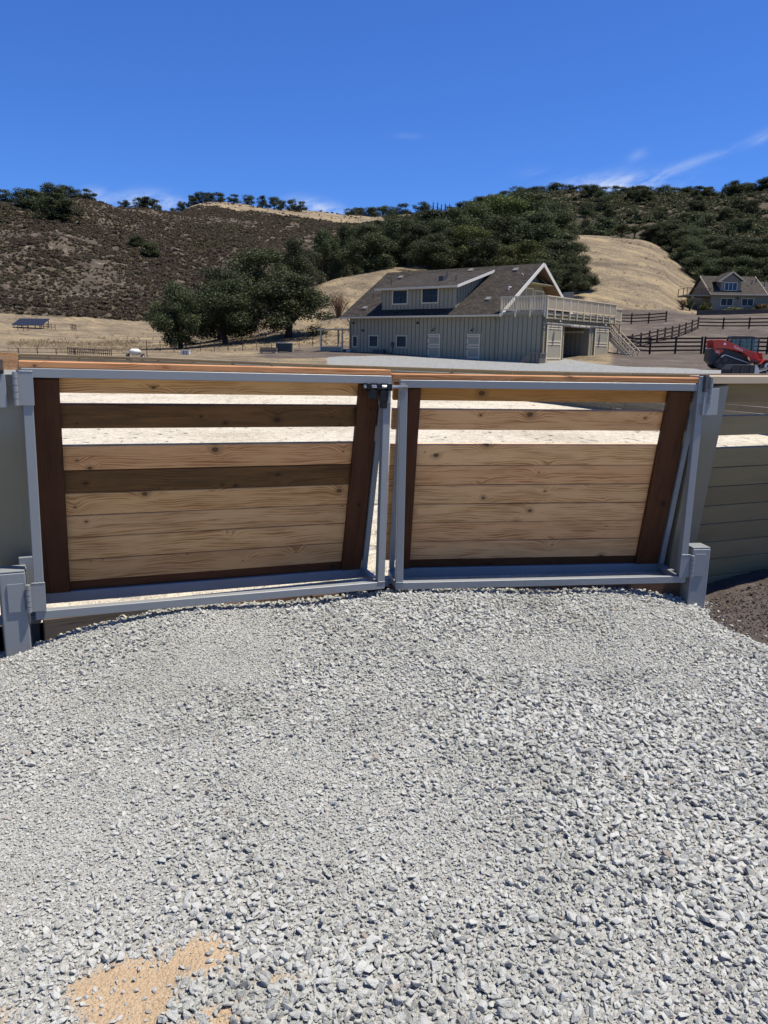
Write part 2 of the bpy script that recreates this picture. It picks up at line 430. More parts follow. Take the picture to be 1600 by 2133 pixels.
PROFILES=[(-0.8056, [(0, 0.3), (20, 0.35), (45, 0.6), (60, 0.6), (120, 0.84), (185, 2.51), (212, 5.25), (430, 53.75), (560, 33.75), (900, 33.75)]), (-0.6344, [(0, 0.3), (20, 0.35), (45, 0.6), (60, 0.6), (120, 1.15), (185, 3.34), (212, 6.61), (430, 62.4), (560, 42.4), (900, 42.4)]), (-0.457, [(0, 0.3), (20, 0.35), (45, 0.6), (60, 0.6), (120, 1.49), (185, 4.14), (212, 7.54), (430, 68.8), (540, 48.8), (900, 48.8)]), (-0.4067, [(0, 0.3), (20, 0.35), (45, 0.6), (60, 0.6), (120, 1.59), (185, 4.26), (214, 7.68), (430, 70.85), (540, 50.85), (900, 50.85)]), (-0.3567, [(0, 0.3), (20, 0.35), (45, 0.6), (60, 0.6), (120, 1.62), (185, 4.36), (216, 7.68), (430, 74.3), (540, 54.3), (900, 54.3)]), (-0.3269, [(0, 0.3), (20, 0.35), (45, 0.6), (60, 0.6), (120, 1.68), (185, 4.37), (217, 7.63), (440, 72.06), (540, 57.06), (900, 57.06)]), (-0.2881, [(0, 0.3), (20, 0.35), (45, 0.6), (60, 0.6), (120, 1.69), (185, 4.41), (220, 7.8), (460, 74.67), (560, 66.67), (900, 66.67)]), (-0.2426, [(0, 0.3), (20, 0.35), (45, 0.6), (60, 0.6), (82, 1.04), (90, 1.34), (100, 1.71), (130, 2.08), (230, 8.84), (560, 95.88), (640, 85.88), (900, 85.88)]), (-0.2137, [(0, 0.3), (20, 0.35), (45, 0.6), (60, 0.6), (80, 1.05), (90, 1.59), (105, 2.55), (130, 3.2), (235, 9.56), (570, 99.95), (650, 89.95), (900, 89.95)]), (-0.1843, [(0, 0.3), (20, 0.35), (45, 0.6), (60, 0.6), (80, 1.13), (90, 1.84), (107, 3.43), (125, 4.23), (155, 2.23), (240, 10.16), (580, 101.54), (660, 91.54), (900, 91.54)]), (-0.1487, [(0, 0.3), (20, 0.35), (45, 0.6), (60, 0.6), (80, 1.26), (92, 2.44), (110, 5.35), (125, 7.3), (160, 4.3), (245, 12.65), (590, 101.55), (670, 91.55), (900, 91.55)]), (-0.1006, [(0, 0.3), (20, 0.35), (45, 0.6), (60, 0.65), (78, 1.42), (95, 3.1), (112, 7.16), (128, 11.63), (165, 7.63), (250, 16.75), (605, 102.42), (680, 92.42), (900, 92.42)]), (-0.0642, [(0, 0.3), (20, 0.35), (45, 0.6), (60, 0.7), (78, 1.7), (95, 3.72), (115, 8.72), (132, 13.71), (175, 9.71), (260, 20.55), (620, 101.76), (690, 91.76), (900, 91.76)]), (-0.0033, [(0, 0.3), (20, 0.35), (45, 0.6), (60, 0.75), (80, 2.06), (100, 4.4), (140, 16.43), (195, 14.43), (280, 31.95), (640, 104.34), (700, 96.34), (900, 96.34)]), (0.0577, [(0, 0.3), (20, 0.35), (45, 0.6), (60, 0.77), (80, 1.94), (105, 5.24), (155, 19.89), (210, 19.89), (300, 40.27), (650, 108.53), (700, 100.53), (900, 100.53)]), (0.0941, [(0, 0.3), (20, 0.35), (45, 0.6), (60, 0.77), (80, 1.99), (110, 5.78), (160, 21.68), (215, 21.68), (300, 42.86), (560, 96.59), (680, 88.59), (900, 88.59)]), (0.1243, [(0, 0.3), (20, 0.35), (45, 0.6), (60, 0.77), (82, 2.03), (115, 6.67), (165, 23.24), (215, 23.24), (300, 44.54), (490, 88.47), (600, 76.47), (900, 76.47)]), (0.178, [(0, 0.3), (20, 0.35), (45, 0.6), (60, 0.77), (88, 2.48), (120, 7.98), (175, 25.19), (190, 27.73), (235, 27.73), (300, 46.11), (470, 89.79), (600, 74.79), (900, 74.79)]), (0.2249, [(0, 0.3), (20, 0.35), (45, 0.6), (60, 0.77), (90, 2.92), (112, 5.35), (192, 28.64), (225, 27.64), (300, 46.74), (460, 87.98), (590, 72.98), (900, 72.98)]), (0.2708, [(0, 0.3), (20, 0.35), (45, 0.6), (60, 0.77), (90, 2.97), (114, 5.65), (195, 28.48), (225, 27.48), (300, 46.46), (460, 85.9), (590, 70.9), (900, 70.9)]), (0.31, [(0, 0.3), (20, 0.35), (45, 0.6), (60, 0.77), (78, 1.6), (95, 3.25), (116, 5.87), (195, 27.56), (225, 27.56), (300, 45.67), (455, 84.12), (590, 69.12), (900, 69.12)]), (0.3347, [(0, 0.3), (20, 0.35), (45, 0.6), (60, 0.75), (76, 1.64), (96, 3.4), (116, 6.21), (190, 24.13), (230, 31.31), (300, 45.13), (452, 82.65), (590, 67.65), (900, 67.65)]), (0.3483, [(0, 0.3), (20, 0.35), (45, 0.6), (60, 0.75), (75, 1.61), (98, 3.5), (116, 6.53), (122, 7.12), (133, 7.97), (185, 21.49), (230, 30.0), (300, 44.99), (450, 82.02), (590, 67.02), (900, 67.02)]), (0.3803, [(0, 0.3), (20, 0.35), (45, 0.6), (60, 0.7), (75, 1.65), (100, 3.62), (117, 6.57), (122, 7.18), (147, 8.46), (165, 13.93), (230, 27.96), (300, 43.86), (450, 80.88), (590, 65.88), (900, 65.88)]), (0.4166, [(0, 0.3), (20, 0.35), (45, 0.6), (60, 0.7), (75, 1.7), (100, 3.71), (117, 6.57), (122, 7.17), (150, 8.58), (185, 16.3), (300, 43.43), (440, 78.73), (590, 63.73), (900, 63.73)]), (0.4517, [(0, 0.3), (20, 0.35), (45, 0.6), (60, 0.7), (75, 1.71), (100, 3.79), (117, 6.69), (122, 7.28), (150, 8.72), (185, 16.18), (300, 45.25), (430, 80.4), (590, 65.4), (900, 65.4)]), (0.5, [(0, 0.3), (20, 0.35), (45, 0.6), (60, 0.7), (75, 1.73), (100, 3.82), (117, 6.66), (122, 7.25), (150, 8.67), (185, 16.92), (300, 46.71), (430, 84.19), (590, 69.19), (900, 69.19)]), (0.6689, [(0, 0.3), (20, 0.35), (45, 0.6), (60, 0.7), (75, 1.81), (100, 3.84), (117, 6.38), (122, 6.86), (150, 8.38), (185, 15.89), (300, 43.69), (430, 79.09), (590, 64.09), (900, 64.09)])]
TREES=[(-22.8, 87.1, 8.3, 8.1, 'o', 'A'), (-20.9, 98.8, 11.3, 10.8, 'o', 'B'), (-18.4, 90.1, 8.8, 9.9, 'o', 'C'), (-11.5, 92.3, 9.7, 12.4, 'o', 'D'), (-18.9, 118.5, 16.4, 12.7, 'o', 'E'), (-13.9, 125.2, 18.4, 8.4, 'o', 'F'), (-10.6, 130.6, 20.5, 6.1, 'p', 'G'), (-3.6, 138.0, 22.4, 12.1, 'o', 'H'), (2.5, 150.0, 25.7, 12.0, 'o', 'grove'), (6.0, 142.9, 22.6, 10.9, 'o', 'grove'), (8.9, 157.7, 26.2, 13.9, 'o', 'grove'), (12.6, 151.5, 24.8, 14.0, 'o', 'grove'), (17.8, 159.0, 27.9, 14.1, 'o', 'grove'), (23.0, 166.4, 30.9, 15.5, 'o', 'grove'), (28.7, 173.6, 32.6, 17.0, 'o', 'grove'), (33.7, 176.8, 33.6, 13.3, 'o', 'grove'), (33.2, 164.7, 28.5, 13.1, 'o', 'grove'), (32.7, 146.4, 20.7, 9.4, 'o', 'grove'), (31.2, 128.2, 14.9, 5.4, 'o', 'grove'), (13.7, 139.3, 20.5, 11.8, 'o', 'grove'), (20.9, 146.5, 23.3, 13.7, 'o', 'grove'), (26.7, 147.6, 23.0, 14.0, 'o', 'grove'), (27.8, 133.1, 18.3, 10.6, 'o', 'grove'), (28.1, 124.9, 15.1, 7.0, 'o', 'grove'), (9.6, 139.7, 20.0, 10.7, 'o', 'grove'), (21.5, 130.2, 16.4, 11.2, 'o', 'grove'), (4.9, 164.9, 27.9, 10.1, 'o', 'grove'), (21.6, 173.7, 28.1, 13.5, 'o', 'grove'), (-7.9, 149.8, 23.6, 6.9, 'o', 'grove'), (-10.9, 154.6, 23.3, 7.1, 'o', 'grove'), (31.3, 169.1, 31.1, 13.4, 'o', 'grove'), (28.1, 179.8, 32.1, 15.5, 'o', 'grove'), (15.9, 133.1, 18.1, 11.3, 'o', 'grove'), (23.8, 123.7, 14.3, 8.8, 'o', 'grove'), (7.3, 133.8, 18.1, 10.2, 'o', 'grove'), (0.1, 160.0, 25.0, 9.7, 'o', 'grove'), (52.8, 183.5, 30.0, 4.7, 'p', 'pair'), (55.7, 183.7, 29.7, 4.5, 'p', 'pair'), (60.2, 188.6, 30.7, 5.9, 'o', 'edge'), (62.1, 185.9, 30.5, 7.8, 'o', 'edge'), (63.6, 182.2, 29.6, 9.0, 'o', 'edge'), (64.3, 176.7, 28.0, 9.4, 'o', 'edge'), (64.1, 169.3, 25.3, 9.8, 'o', 'edge'), (63.3, 161.0, 21.9, 9.4, 'o', 'edge'), (63.3, 155.6, 19.9, 8.6, 'o', 'edge'), (64.8, 152.8, 19.4, 9.1, 'o', 'edge'), (67.4, 151.7, 19.5, 9.7, 'o', 'edge'), (70.0, 150.5, 19.5, 10.4, 'o', 'edge'), (73.4, 151.1, 20.0, 10.6, 'o', 'edge'), (72.3, 202.5, 34.4, 10.1, 'o', 'edge'), (74.3, 196.4, 31.8, 11.3, 'o', 'edge'), (74.3, 185.7, 28.1, 10.9, 'o', 'edge'), (77.8, 182.1, 26.7, 12.2, 'o', 'edge'), (82.2, 182.3, 27.3, 12.5, 'o', 'edge'), (85.7, 180.7, 27.6, 12.6, 'o', 'edge'), (-185.1, 390.3, 70.7, 12.0, 'o', 'ridgeL'), (-171.1, 396.7, 74.7, 11.2, 'o', 'ridgeL'), (-167.9, 398.0, 72.6, 7.7, 'o', 'ridgeL'), (-162.3, 401.4, 73.7, 10.0, 'o', 'ridgeL'), (-157.8, 401.1, 74.8, 11.6, 'o', 'ridgeL'), (-154.6, 403.4, 75.5, 8.7, 'o', 'ridgeL'), (-148.3, 403.6, 76.6, 8.6, 'o', 'ridgeL'), (-137.4, 423.3, 75.3, 7.6, 'o', 'ridgeL'), (-133.1, 435.1, 77.5, 8.9, 'o', 'ridgeL'), (-130.2, 436.0, 78.4, 9.5, 'o', 'ridgeL'), (-126.3, 438.2, 78.2, 8.9, 'o', 'ridgeL'), (-161.5, 360.5, 60.2, 13.6, 'o', 'slopeL'), (-154.6, 358.1, 58.3, 14.7, 'o', 'slopeL'), (-156.6, 381.1, 66.3, 14.6, 'o', 'slopeL'), (-139.3, 334.1, 49.7, 14.8, 'o', 'slopeL'), (-133.5, 334.3, 49.1, 15.1, 'o', 'slopeL'), (-98.8, 320.1, 39.4, 7.9, 'o', 'slopeL'), (-92.2, 311.6, 36.1, 9.3, 'o', 'slopeL'), (-145.6, 553.2, 101.2, 8.9, 'o', 'dome'), (-140.1, 554.6, 101.8, 9.6, 'o', 'dome'), (-133.9, 556.1, 103.4, 10.3, 'o', 'dome'), (-128.3, 557.4, 104.4, 11.0, 'o', 'dome'), (-122.4, 558.8, 105.0, 10.3, 'o', 'dome'), (-116.1, 560.1, 105.1, 10.2, 'o', 'dome'), (-106.7, 562.0, 103.7, 10.2, 'o', 'dome'), (-97.7, 563.6, 104.1, 10.9, 'o', 'dome'), (-87.7, 565.2, 104.3, 9.4, 'o', 'dome'), (-79.6, 566.4, 103.7, 9.4, 'o', 'dome'), (-74.4, 567.1, 102.9, 7.9, 'o', 'dome'), (-67.5, 568.0, 102.9, 10.1, 'o', 'dome'), (-61.2, 568.7, 102.5, 7.9, 'o', 'dome'), (-30.8, 639.3, 109.1, 13.8, 'o', 'ridgeR'), (-22.9, 649.6, 112.5, 16.8, 'o', 'ridgeR'), (-13.3, 644.9, 111.1, 16.7, 'o', 'ridgeR'), (-5.0, 650.0, 114.2, 16.8, 'o', 'ridgeR'), (3.8, 655.0, 113.8, 16.0, 'o', 'ridgeR'), (12.3, 654.9, 116.1, 16.0, 'o', 'ridgeR'), (25.9, 651.5, 117.5, 16.9, 'o', 'ridgeR'), (47.5, 598.1, 104.7, 17.3, 'o', 'ridgeR'), (52.3, 557.5, 100.9, 17.0, 'o', 'ridgeR'), (57.1, 526.9, 97.3, 15.3, 'o', 'ridgeR'), (61.6, 501.2, 95.5, 14.6, 'o', 'ridgeR'), (66.7, 485.4, 94.3, 12.8, 'o', 'ridgeR'), (73.3, 474.4, 94.9, 14.0, 'o', 'ridgeR'), (79.3, 468.3, 92.8, 13.9, 'o', 'ridgeR'), (84.6, 464.4, 92.9, 12.4, 'o', 'ridgeR'), (93.2, 456.6, 92.2, 15.1, 'o', 'ridgeR'), (99.3, 453.3, 90.4, 13.7, 'o', 'ridgeR'), (106.4, 449.6, 89.1, 13.7, 'o', 'ridgeR'), (114.5, 445.5, 88.4, 14.4, 'o', 'ridgeR'), (124.3, 442.9, 87.6, 13.8, 'o', 'ridgeR'), (132.1, 438.5, 86.4, 13.8, 'o', 'ridgeR'), (137.4, 433.8, 86.5, 12.4, 'o', 'ridgeR'), (144.0, 428.4, 84.7, 13.8, 'o', 'ridgeR'), (150.7, 426.2, 85.3, 13.9, 'o', 'ridgeR'), (155.5, 422.3, 84.6, 13.9, 'o', 'ridgeR'), (160.9, 420.2, 83.6, 12.6, 'o', 'ridgeR'), (170.7, 412.0, 84.7, 11.9, 'o', 'ridgeR'), (174.9, 408.1, 85.3, 14.1, 'o', 'ridgeR'), (176.3, 403.1, 84.4, 10.5, 'o', 'ridgeR'), (177.8, 393.7, 83.8, 13.8, 'o', 'ridgeR'), (181.2, 390.0, 84.4, 13.8, 'o', 'ridgeR'), (31.7, 651.2, 116.4, 4.1, 'c', 'conifer'), (35.5, 651.0, 117.9, 4.1, 'c', 'conifer'), (38.9, 650.8, 117.9, 4.1, 'c', 'conifer'), (42.0, 650.6, 116.5, 4.1, 'c', 'conifer'), (45.0, 650.4, 117.2, 4.1, 'c', 'conifer'), (48.4, 650.2, 117.2, 4.1, 'c', 'conifer')]

_lat = np.random.default_rng(5).random((256, 256))
def vnoise(x, y):
    xi = np.floor(x).astype(int); yi = np.floor(y).astype(int)
    fx = x - xi; fy = y - yi
    fx = fx * fx * (3 - 2 * fx); fy = fy * fy * (3 - 2 * fy)
    a = _lat[xi % 256, yi % 256]; b = _lat[(xi + 1) % 256, yi % 256]
    c = _lat[xi % 256, (yi + 1) % 256]; d = _lat[(xi + 1) % 256, (yi + 1) % 256]
    return (a * (1 - fx) + b * fx) * (1 - fy) + (c * (1 - fx) + d * fx) * fy
def fbm(x, y, o=4):
    r = 0; amp = 0.5; x = np.asarray(x, float); y = np.asarray(y, float)
    for k in range(o):
        r = r + amp * (vnoise(x * 2 ** k + 17 * k, y * 2 ** k + 31 * k) - 0.5); amp *= 0.55
    return r

GATE_L, GATE_M, GATE_N, GATE_R = (-1.973, 4.173), (0.020, 4.984), (0.088, 5.044), (2.186, 5.337)
FAR_FENCE = [(8.9, 10.6), (8.75, 13.3), (7.99, 16.06), (7.23, 18.83), (6.55, 21.27), (5.49, 23.9), (4.2, 26.6), (2.3, 28.9), (0.0, 30.6),
             (-3.2, 33.2), (-7.4, 36.9), (-12.0, 40.6), (-17.5, 44.2), (-24.0, 47.2), (-31.0, 49.0)]
RIGHT_FENCE = [(2.32, 5.40), (4.6, 6.28), (6.9, 7.17), (8.3, 8.3), (8.9, 10.6)]
LEFT_FENCE = [(-2.13, 4.11), (-4.4, 2.95), (-6.7, 1.75)]
ARENA = [(-2.06, 4.33), (0.03, 5.165), (2.155, 5.505)] + [(x - 0.1, y + 0.62) for x, y in RIGHT_FENCE[:-1]] + FAR_FENCE + [(-38, 44), (-40, 20), (-30, 4)] + [(x - 0.2, y + 0.62) for x, y in LEFT_FENCE[::-1][:2]]
def inside(poly, x, y):
    x = np.asarray(x, float); y = np.asarray(y, float)
    r = np.zeros(x.shape, bool); n = len(poly)
    for i in range(n):
        x1, y1 = poly[i]; x2, y2 = poly[(i + 1) % n]
        c = ((y1 > y) != (y2 > y)) & (x < (x2 - x1) * (y - y1) / (y2 - y1 + 1e-12) + x1)
        r ^= c
    return r
def polydist(pts, x, y):
    d = np.full(np.shape(x), 1e9)
    for (x1, y1), (x2, y2) in zip(pts[:-1], pts[1:]):
        t = np.clip(((x - x1) * (x2 - x1) + (y - y1) * (y2 - y1)) / ((x2 - x1) ** 2 + (y2 - y1) ** 2), 0, 1)
        d = np.minimum(d, np.hypot(x - x1 - t * (x2 - x1), y - y1 - t * (y2 - y1)))
    return d

NA, ND = 620, 340
AZ = np.linspace(-1.15, 1.15, NA)
DD = np.exp(np.linspace(math.log(3.0), math.log(900.0), ND))
paz = np.array([p[0] for p in PROFILES])
prof = np.array([np.interp(DD, [q[0] for q in p[1]], [q[1] for q in p[1]]) for p in PROFILES])
Z = np.array([np.interp(AZ, paz, prof[:, j]) for j in range(ND)]).T          # NA x ND
def smooth(a, k, axis):
    w_ = np.hanning(2 * k + 3)[1:-1]; w_ /= w_.sum()
    p_ = np.pad(a, [(k, k) if i == axis else (0, 0) for i in range(2)], mode='edge')
    return np.apply_along_axis(lambda v: np.convolve(v, w_, 'valid'), axis, p_)
Z = smooth(smooth(Z, 4, 1), 7, 0)
GX = np.outer(np.sin(AZ), DD); GY = np.outer(np.cos(AZ), DD); GD = np.broadcast_to(DD, Z.shape); GA = np.broadcast_to(AZ[:, None], Z.shape)
amp = np.interp(DD, [0, 60, 85, 110, 200, 260, 900], [0.03, 0.05, 0.25, 0.7, 1.1, 4.5, 4.5])[None, :]
lot_flat = ((GA > 0.36) & (GD > 60) & (GD < 150))
amp = np.where(lot_flat, np.minimum(amp, 0.35), amp)
Z = Z + amp * fbm(GX / 38.0, GY / 38.0, 5)
gul = np.abs(fbm(GX / 55.0 + GY / 160.0, GY / 210.0 - GX / 200.0, 4)) * 2
Z = Z - np.where(GD > 225, 1, 0) * np.interp(DD, [225, 300, 420, 900], [0, 9, 3, 3])[None, :] * (0.26 - gul)
ins = inside(ARENA, GX, GY)
low = ins | (GY < 9.5) | (polydist(FAR_FENCE, GX, GY) < 0.25)
Z = np.where(low, -0.5, Z)
def terrain_z(x, y):
    a = atan2(x, y); d = hypot(x, y)
    i = (a - AZ[0]) / (AZ[1] - AZ[0]); j = math.log(d / 3.0) / math.log(300.0) * (ND - 1)
    i = min(max(i, 0), NA - 1.001); j = min(max(j, 0), ND - 1.001)
    i0, j0 = int(i), int(j); fi, fj = i - i0, j - j0
    return (Z[i0, j0] * (1 - fi) + Z[i0 + 1, j0] * fi) * (1 - fj) + (Z[i0, j0 + 1] * (1 - fi) + Z[i0 + 1, j0 + 1] * fi) * fj
def terrain_zv(x, y):
    a = np.arctan2(x, y); d = np.hypot(x, y)
    i = np.clip((a - AZ[0]) / (AZ[1] - AZ[0]), 0, NA - 1.001); j = np.clip(np.log(d / 3.0) / math.log(300.0) * (ND - 1), 0, ND - 1.001)
    i0 = i.astype(int); j0 = j.astype(int); fi = i - i0; fj = j - j0
    return (Z[i0, j0] * (1 - fi) + Z[i0 + 1, j0] * fi) * (1 - fj) + (Z[i0, j0 + 1] * (1 - fi) + Z[i0 + 1, j0 + 1] * fi) * fj

# ground cover of the valley: scrub soil / gravel yard / bare dirt (grass elsewhere)
def ss(v, a, b):
    t = np.clip((v - a) / (b - a), 0, 1); return t * t * (3 - 2 * t)
def covers(x, y):
    a = np.arctan2(x, y); d = np.hypot(x, y)
    wob = fbm(x / 25.0, y / 25.0, 4)
    left = 1 - ss(a, -0.03, 0.02)
    scrub_l = left * ss(d + wob * 22, 206, 216)
    dome = ss(d + wob * 55, 516, 530) * ss(a, -0.31, -0.27) * left
    gold = np.exp(-((a - 0.405) / 0.03) ** 2 - ((d - 446) / 16) ** 2) + np.exp(-((a - 0.46) / 0.025) ** 2 - ((d - 436) / 14) ** 2) + np.exp(-((a - 0.175) / 0.022) ** 2 - ((d - 470) / 16) ** 2) + np.exp(-((a - 0.235) / 0.03) ** 2 - ((d - 330) / 18) ** 2) + np.exp(-((a - 0.03) / 0.05) ** 2 - ((d - 610) / 25) ** 2)
    scrub_r = ss(a, -0.03, 0.02) * ss(d + wob * 14, 212, 224) * (1 - ss(gold + wob * 0.6, 0.35, 0.6))
    gravel = (1 - ss(d + wob * 4, np.interp(a, [.22, .30], [63, 55]), np.interp(a, [.22, .30], [66, 57]))) * ss(a, -0.09, -0.06)
    gravel = np.maximum(gravel, (1 - ss(d, 48, 52)) * 1.0)
    dirt = ss(a, 0.26, 0.30) * ss(d, 56, 58) * (1 - ss(d + wob * 10, 121, 124)) * (1 - ss(a, 0.6, 0.8) * 0.5)
    pale = ss(wob + fbm(x / 9, y / 60, 3) * 0.8, 0.02, 0.2) * dirt
    dirt = np.maximum(dirt, (1 - ss(d, 78, 82)) * ss(d, 62, 66) * ss(a, -0.2, -0.12) * (1 - ss(a, 0.0, 0.05)))
    return scrub_l * (1 - dome), scrub_r, gravel, dirt, dome
csl, csr, cg, cdt, cdo = covers(GX, GY)
quads = []
ii, jj = np.meshgrid(np.arange(NA - 1), np.arange(ND - 1), indexing='ij')
q0 = (ii * ND + jj).ravel()
quads = np.stack([q0, q0 + 1, q0 + ND + 1, q0 + ND], 1)[:, ::-1]

m, n = newmat('valley_ground')
at = n.add('ShaderNodeAttribute', {'attribute_name': 'cover'})
cR, cG, cB = n.sep(at.outputs['Vector'])
at2 = n.add('ShaderNodeAttribute', {'attribute_name': 'cover2'})
cGreen = n.sep(at2.outputs['Vector'])[0]
co = n.add('ShaderNodeTexCoord').outputs['Object']
X_, Y_, Z_ = n.sep(co)
big = n.noise(co, 0.035, 5.0, 0.6)
mid = n.noise(co, 0.35, 5.0, 0.65)
fin = n.noise(co, 3.0, 4.0, 0.7)
strk = n.noise(n.comb(n.math('ADD', n.math('MULTIPLY', X_, 0.064), n.math('MULTIPLY', Y_, -0.07)), n.math('ADD', n.math('MULTIPLY', X_, 0.30), n.math('MULTIPLY', Y_, 0.26)), n.math('MULTIPLY', Z_, 0.03)), 1.0, 7.0, 0.74)
gm = n.math('ADD', n.math('ADD', n.math('MULTIPLY', strk, 0.34), n.math('MULTIPLY', n.noise(co, 0.11, 5.0, 0.7), 0.36)), n.math('MULTIPLY', fin, 0.30))
grass = n.ramp(gm, [(0.39, (0.085, 0.064, 0.043)), (0.45, (0.15, 0.117, 0.078)), (0.505, (0.22, 0.172, 0.108)), (0.55, (0.30, 0.232, 0.135)), (0.61, (0.38, 0.29, 0.155))])
grass = n.mix(n.math('MULTIPLY', n.sstep(big, 0.48, 0.7), 0.45), grass, (0.20, 0.155, 0.105))
soil = n.ramp(n.math('ADD', n.math('MULTIPLY', mid, 0.5), n.math('MULTIPLY', fin, 0.5)), [(0.3, (0.045, 0.035, 0.024)), (0.52, (0.08, 0.063, 0.044)), (0.58, (0.15, 0.125, 0.092)), (0.66, (0.38, 0.335, 0.265))])
soilg = n.ramp(n.math('ADD', n.math('MULTIPLY', mid, 0.5), n.math('MULTIPLY', fin, 0.5)), [(0.3, (0.04, 0.035, 0.022)), (0.52, (0.075, 0.062, 0.038)), (0.60, (0.15, 0.115, 0.075)), (0.72, (0.27, 0.21, 0.14))])
dirt = n.ramp(n.math('ADD', n.math('MULTIPLY', strk, 0.5), n.math('MULTIPLY', mid, 0.5)), [(0.3, (0.06, 0.046, 0.037)), (0.5, (0.115, 0.092, 0.073)), (0.62, (0.18, 0.145, 0.112)), (0.8, (0.30, 0.25, 0.19))])
grav = n.ramp(n.noise(co, 9.0, 5.0, 0.75), [(0.3, (0.15, 0.15, 0.14)), (0.5, (0.285, 0.285, 0.265)), (0.7, (0.39, 0.39, 0.365))])
e1 = n.math('ADD', cR, n.math('MULTIPLY', n.math('SUBTRACT', mid, 0.5), 0.5))
c = n.mix(n.sstep(cB, 0.3, 0.7), grass, dirt)
c = n.mix(n.sstep(e1, 0.35, 0.6), c, soil)
c = n.mix(n.sstep(n.math('ADD', cGreen, n.math('MULTIPLY', n.math('SUBTRACT', mid, 0.5), 0.5)), 0.35, 0.6), c, soilg)
c = n.mix(n.sstep(n.math('ADD', cG, n.math('MULTIPLY', n.math('SUBTRACT', mid, 0.5), 0.3)), 0.4, 0.55), c, grav)
finish(n, c, 0.95, n.math('ADD', n.math('MULTIPLY', mid, 2.0), n.math('ADD', fin, n.math('MULTIPLY', strk, 0.4))), 0.9, 0.30, spec=0.15)
M_ground = m
tm = npmesh('terrain', np.stack([GX, GY, Z], -1).reshape(-1, 3), quads, M_ground, True)
for nm, arr in (('cover', (csl, cg, cdt)), ('cover2', (csr, cdo, cdo))):
    at = tm.attributes.new(nm, 'FLOAT_VECTOR', 'POINT')
    at.data.foreach_set('vector', np.stack(arr, -1).reshape(-1).astype(np.float32))
terrain = link('terrain', tm)
tag(terrain, 'dry golden valley floor rising to scrub covered hills behind the barn', kind='structure')

# ------------------------------------------------------------------ instancing of uncountable stuff (stones, clods, scrub)
def library(name, meshes):
    c = bpy.data.collections.new(name)
    for k, me in enumerate(meshes):
        c.objects.link(bpy.data.objects.new('%s_%02d' % (name, k), me))
    return c
def scatter(name, pts, rot, scl, idx, coll, label, parent=None):
    me = bpy.data.meshes.new(name)
    me.vertices.add(len(pts)); me.vertices.foreach_set('co', np.asarray(pts, np.float32).ravel())
    for nm, ty, key, a in (('rot', 'FLOAT_VECTOR', 'vector', rot), ('scl', 'FLOAT_VECTOR', 'vector', scl), ('idx', 'INT', 'value', idx)):
        at = me.attributes.new(nm, ty, 'POINT')
        at.data.foreach_set(key, np.asarray(a, np.int32 if ty == 'INT' else np.float32).ravel())
    g = bpy.data.node_groups.new(name, 'GeometryNodeTree')
    g.interface.new_socket('Geometry', in_out='INPUT', socket_type='NodeSocketGeometry')
    g.interface.new_socket('Geometry', in_out='OUTPUT', socket_type='NodeSocketGeometry')
    N = g.nodes; gi = N.new('NodeGroupInput'); go = N.new('NodeGroupOutput')
    ip = N.new('GeometryNodeInstanceOnPoints'); ci = N.new('GeometryNodeCollectionInfo')
    ci.inputs['Collection'].default_value = coll
    ci.inputs['Separate Children'].default_value = True; ci.inputs['Reset Children'].default_value = True
    def attr(nm, ty):
        a = N.new('GeometryNodeInputNamedAttribute'); a.data_type = ty; a.inputs['Name'].default_value = nm
        return [o for o in a.outputs if o.enabled and o.name == 'Attribute'][0]
    g.links.new(gi.outputs[0], ip.inputs['Points']); g.links.new(ci.outputs[0], ip.inputs['Instance'])
    ip.inputs['Pick Instance'].default_value = True
    g.links.new(attr('idx', 'INT'), ip.inputs['Instance Index'])
    g.links.new(attr('rot', 'FLOAT_VECTOR'), ip.inputs['Rotation'])
    g.links.new(attr('scl', 'FLOAT_VECTOR'), ip.inputs['Scale'])
    g.links.new(ip.outputs[0], go.inputs[0])
    o = link(name, me, parent)
    md = o.modifiers.new('scatter', 'NODES'); md.node_group = g
    return tag(o, label, kind='stuff')

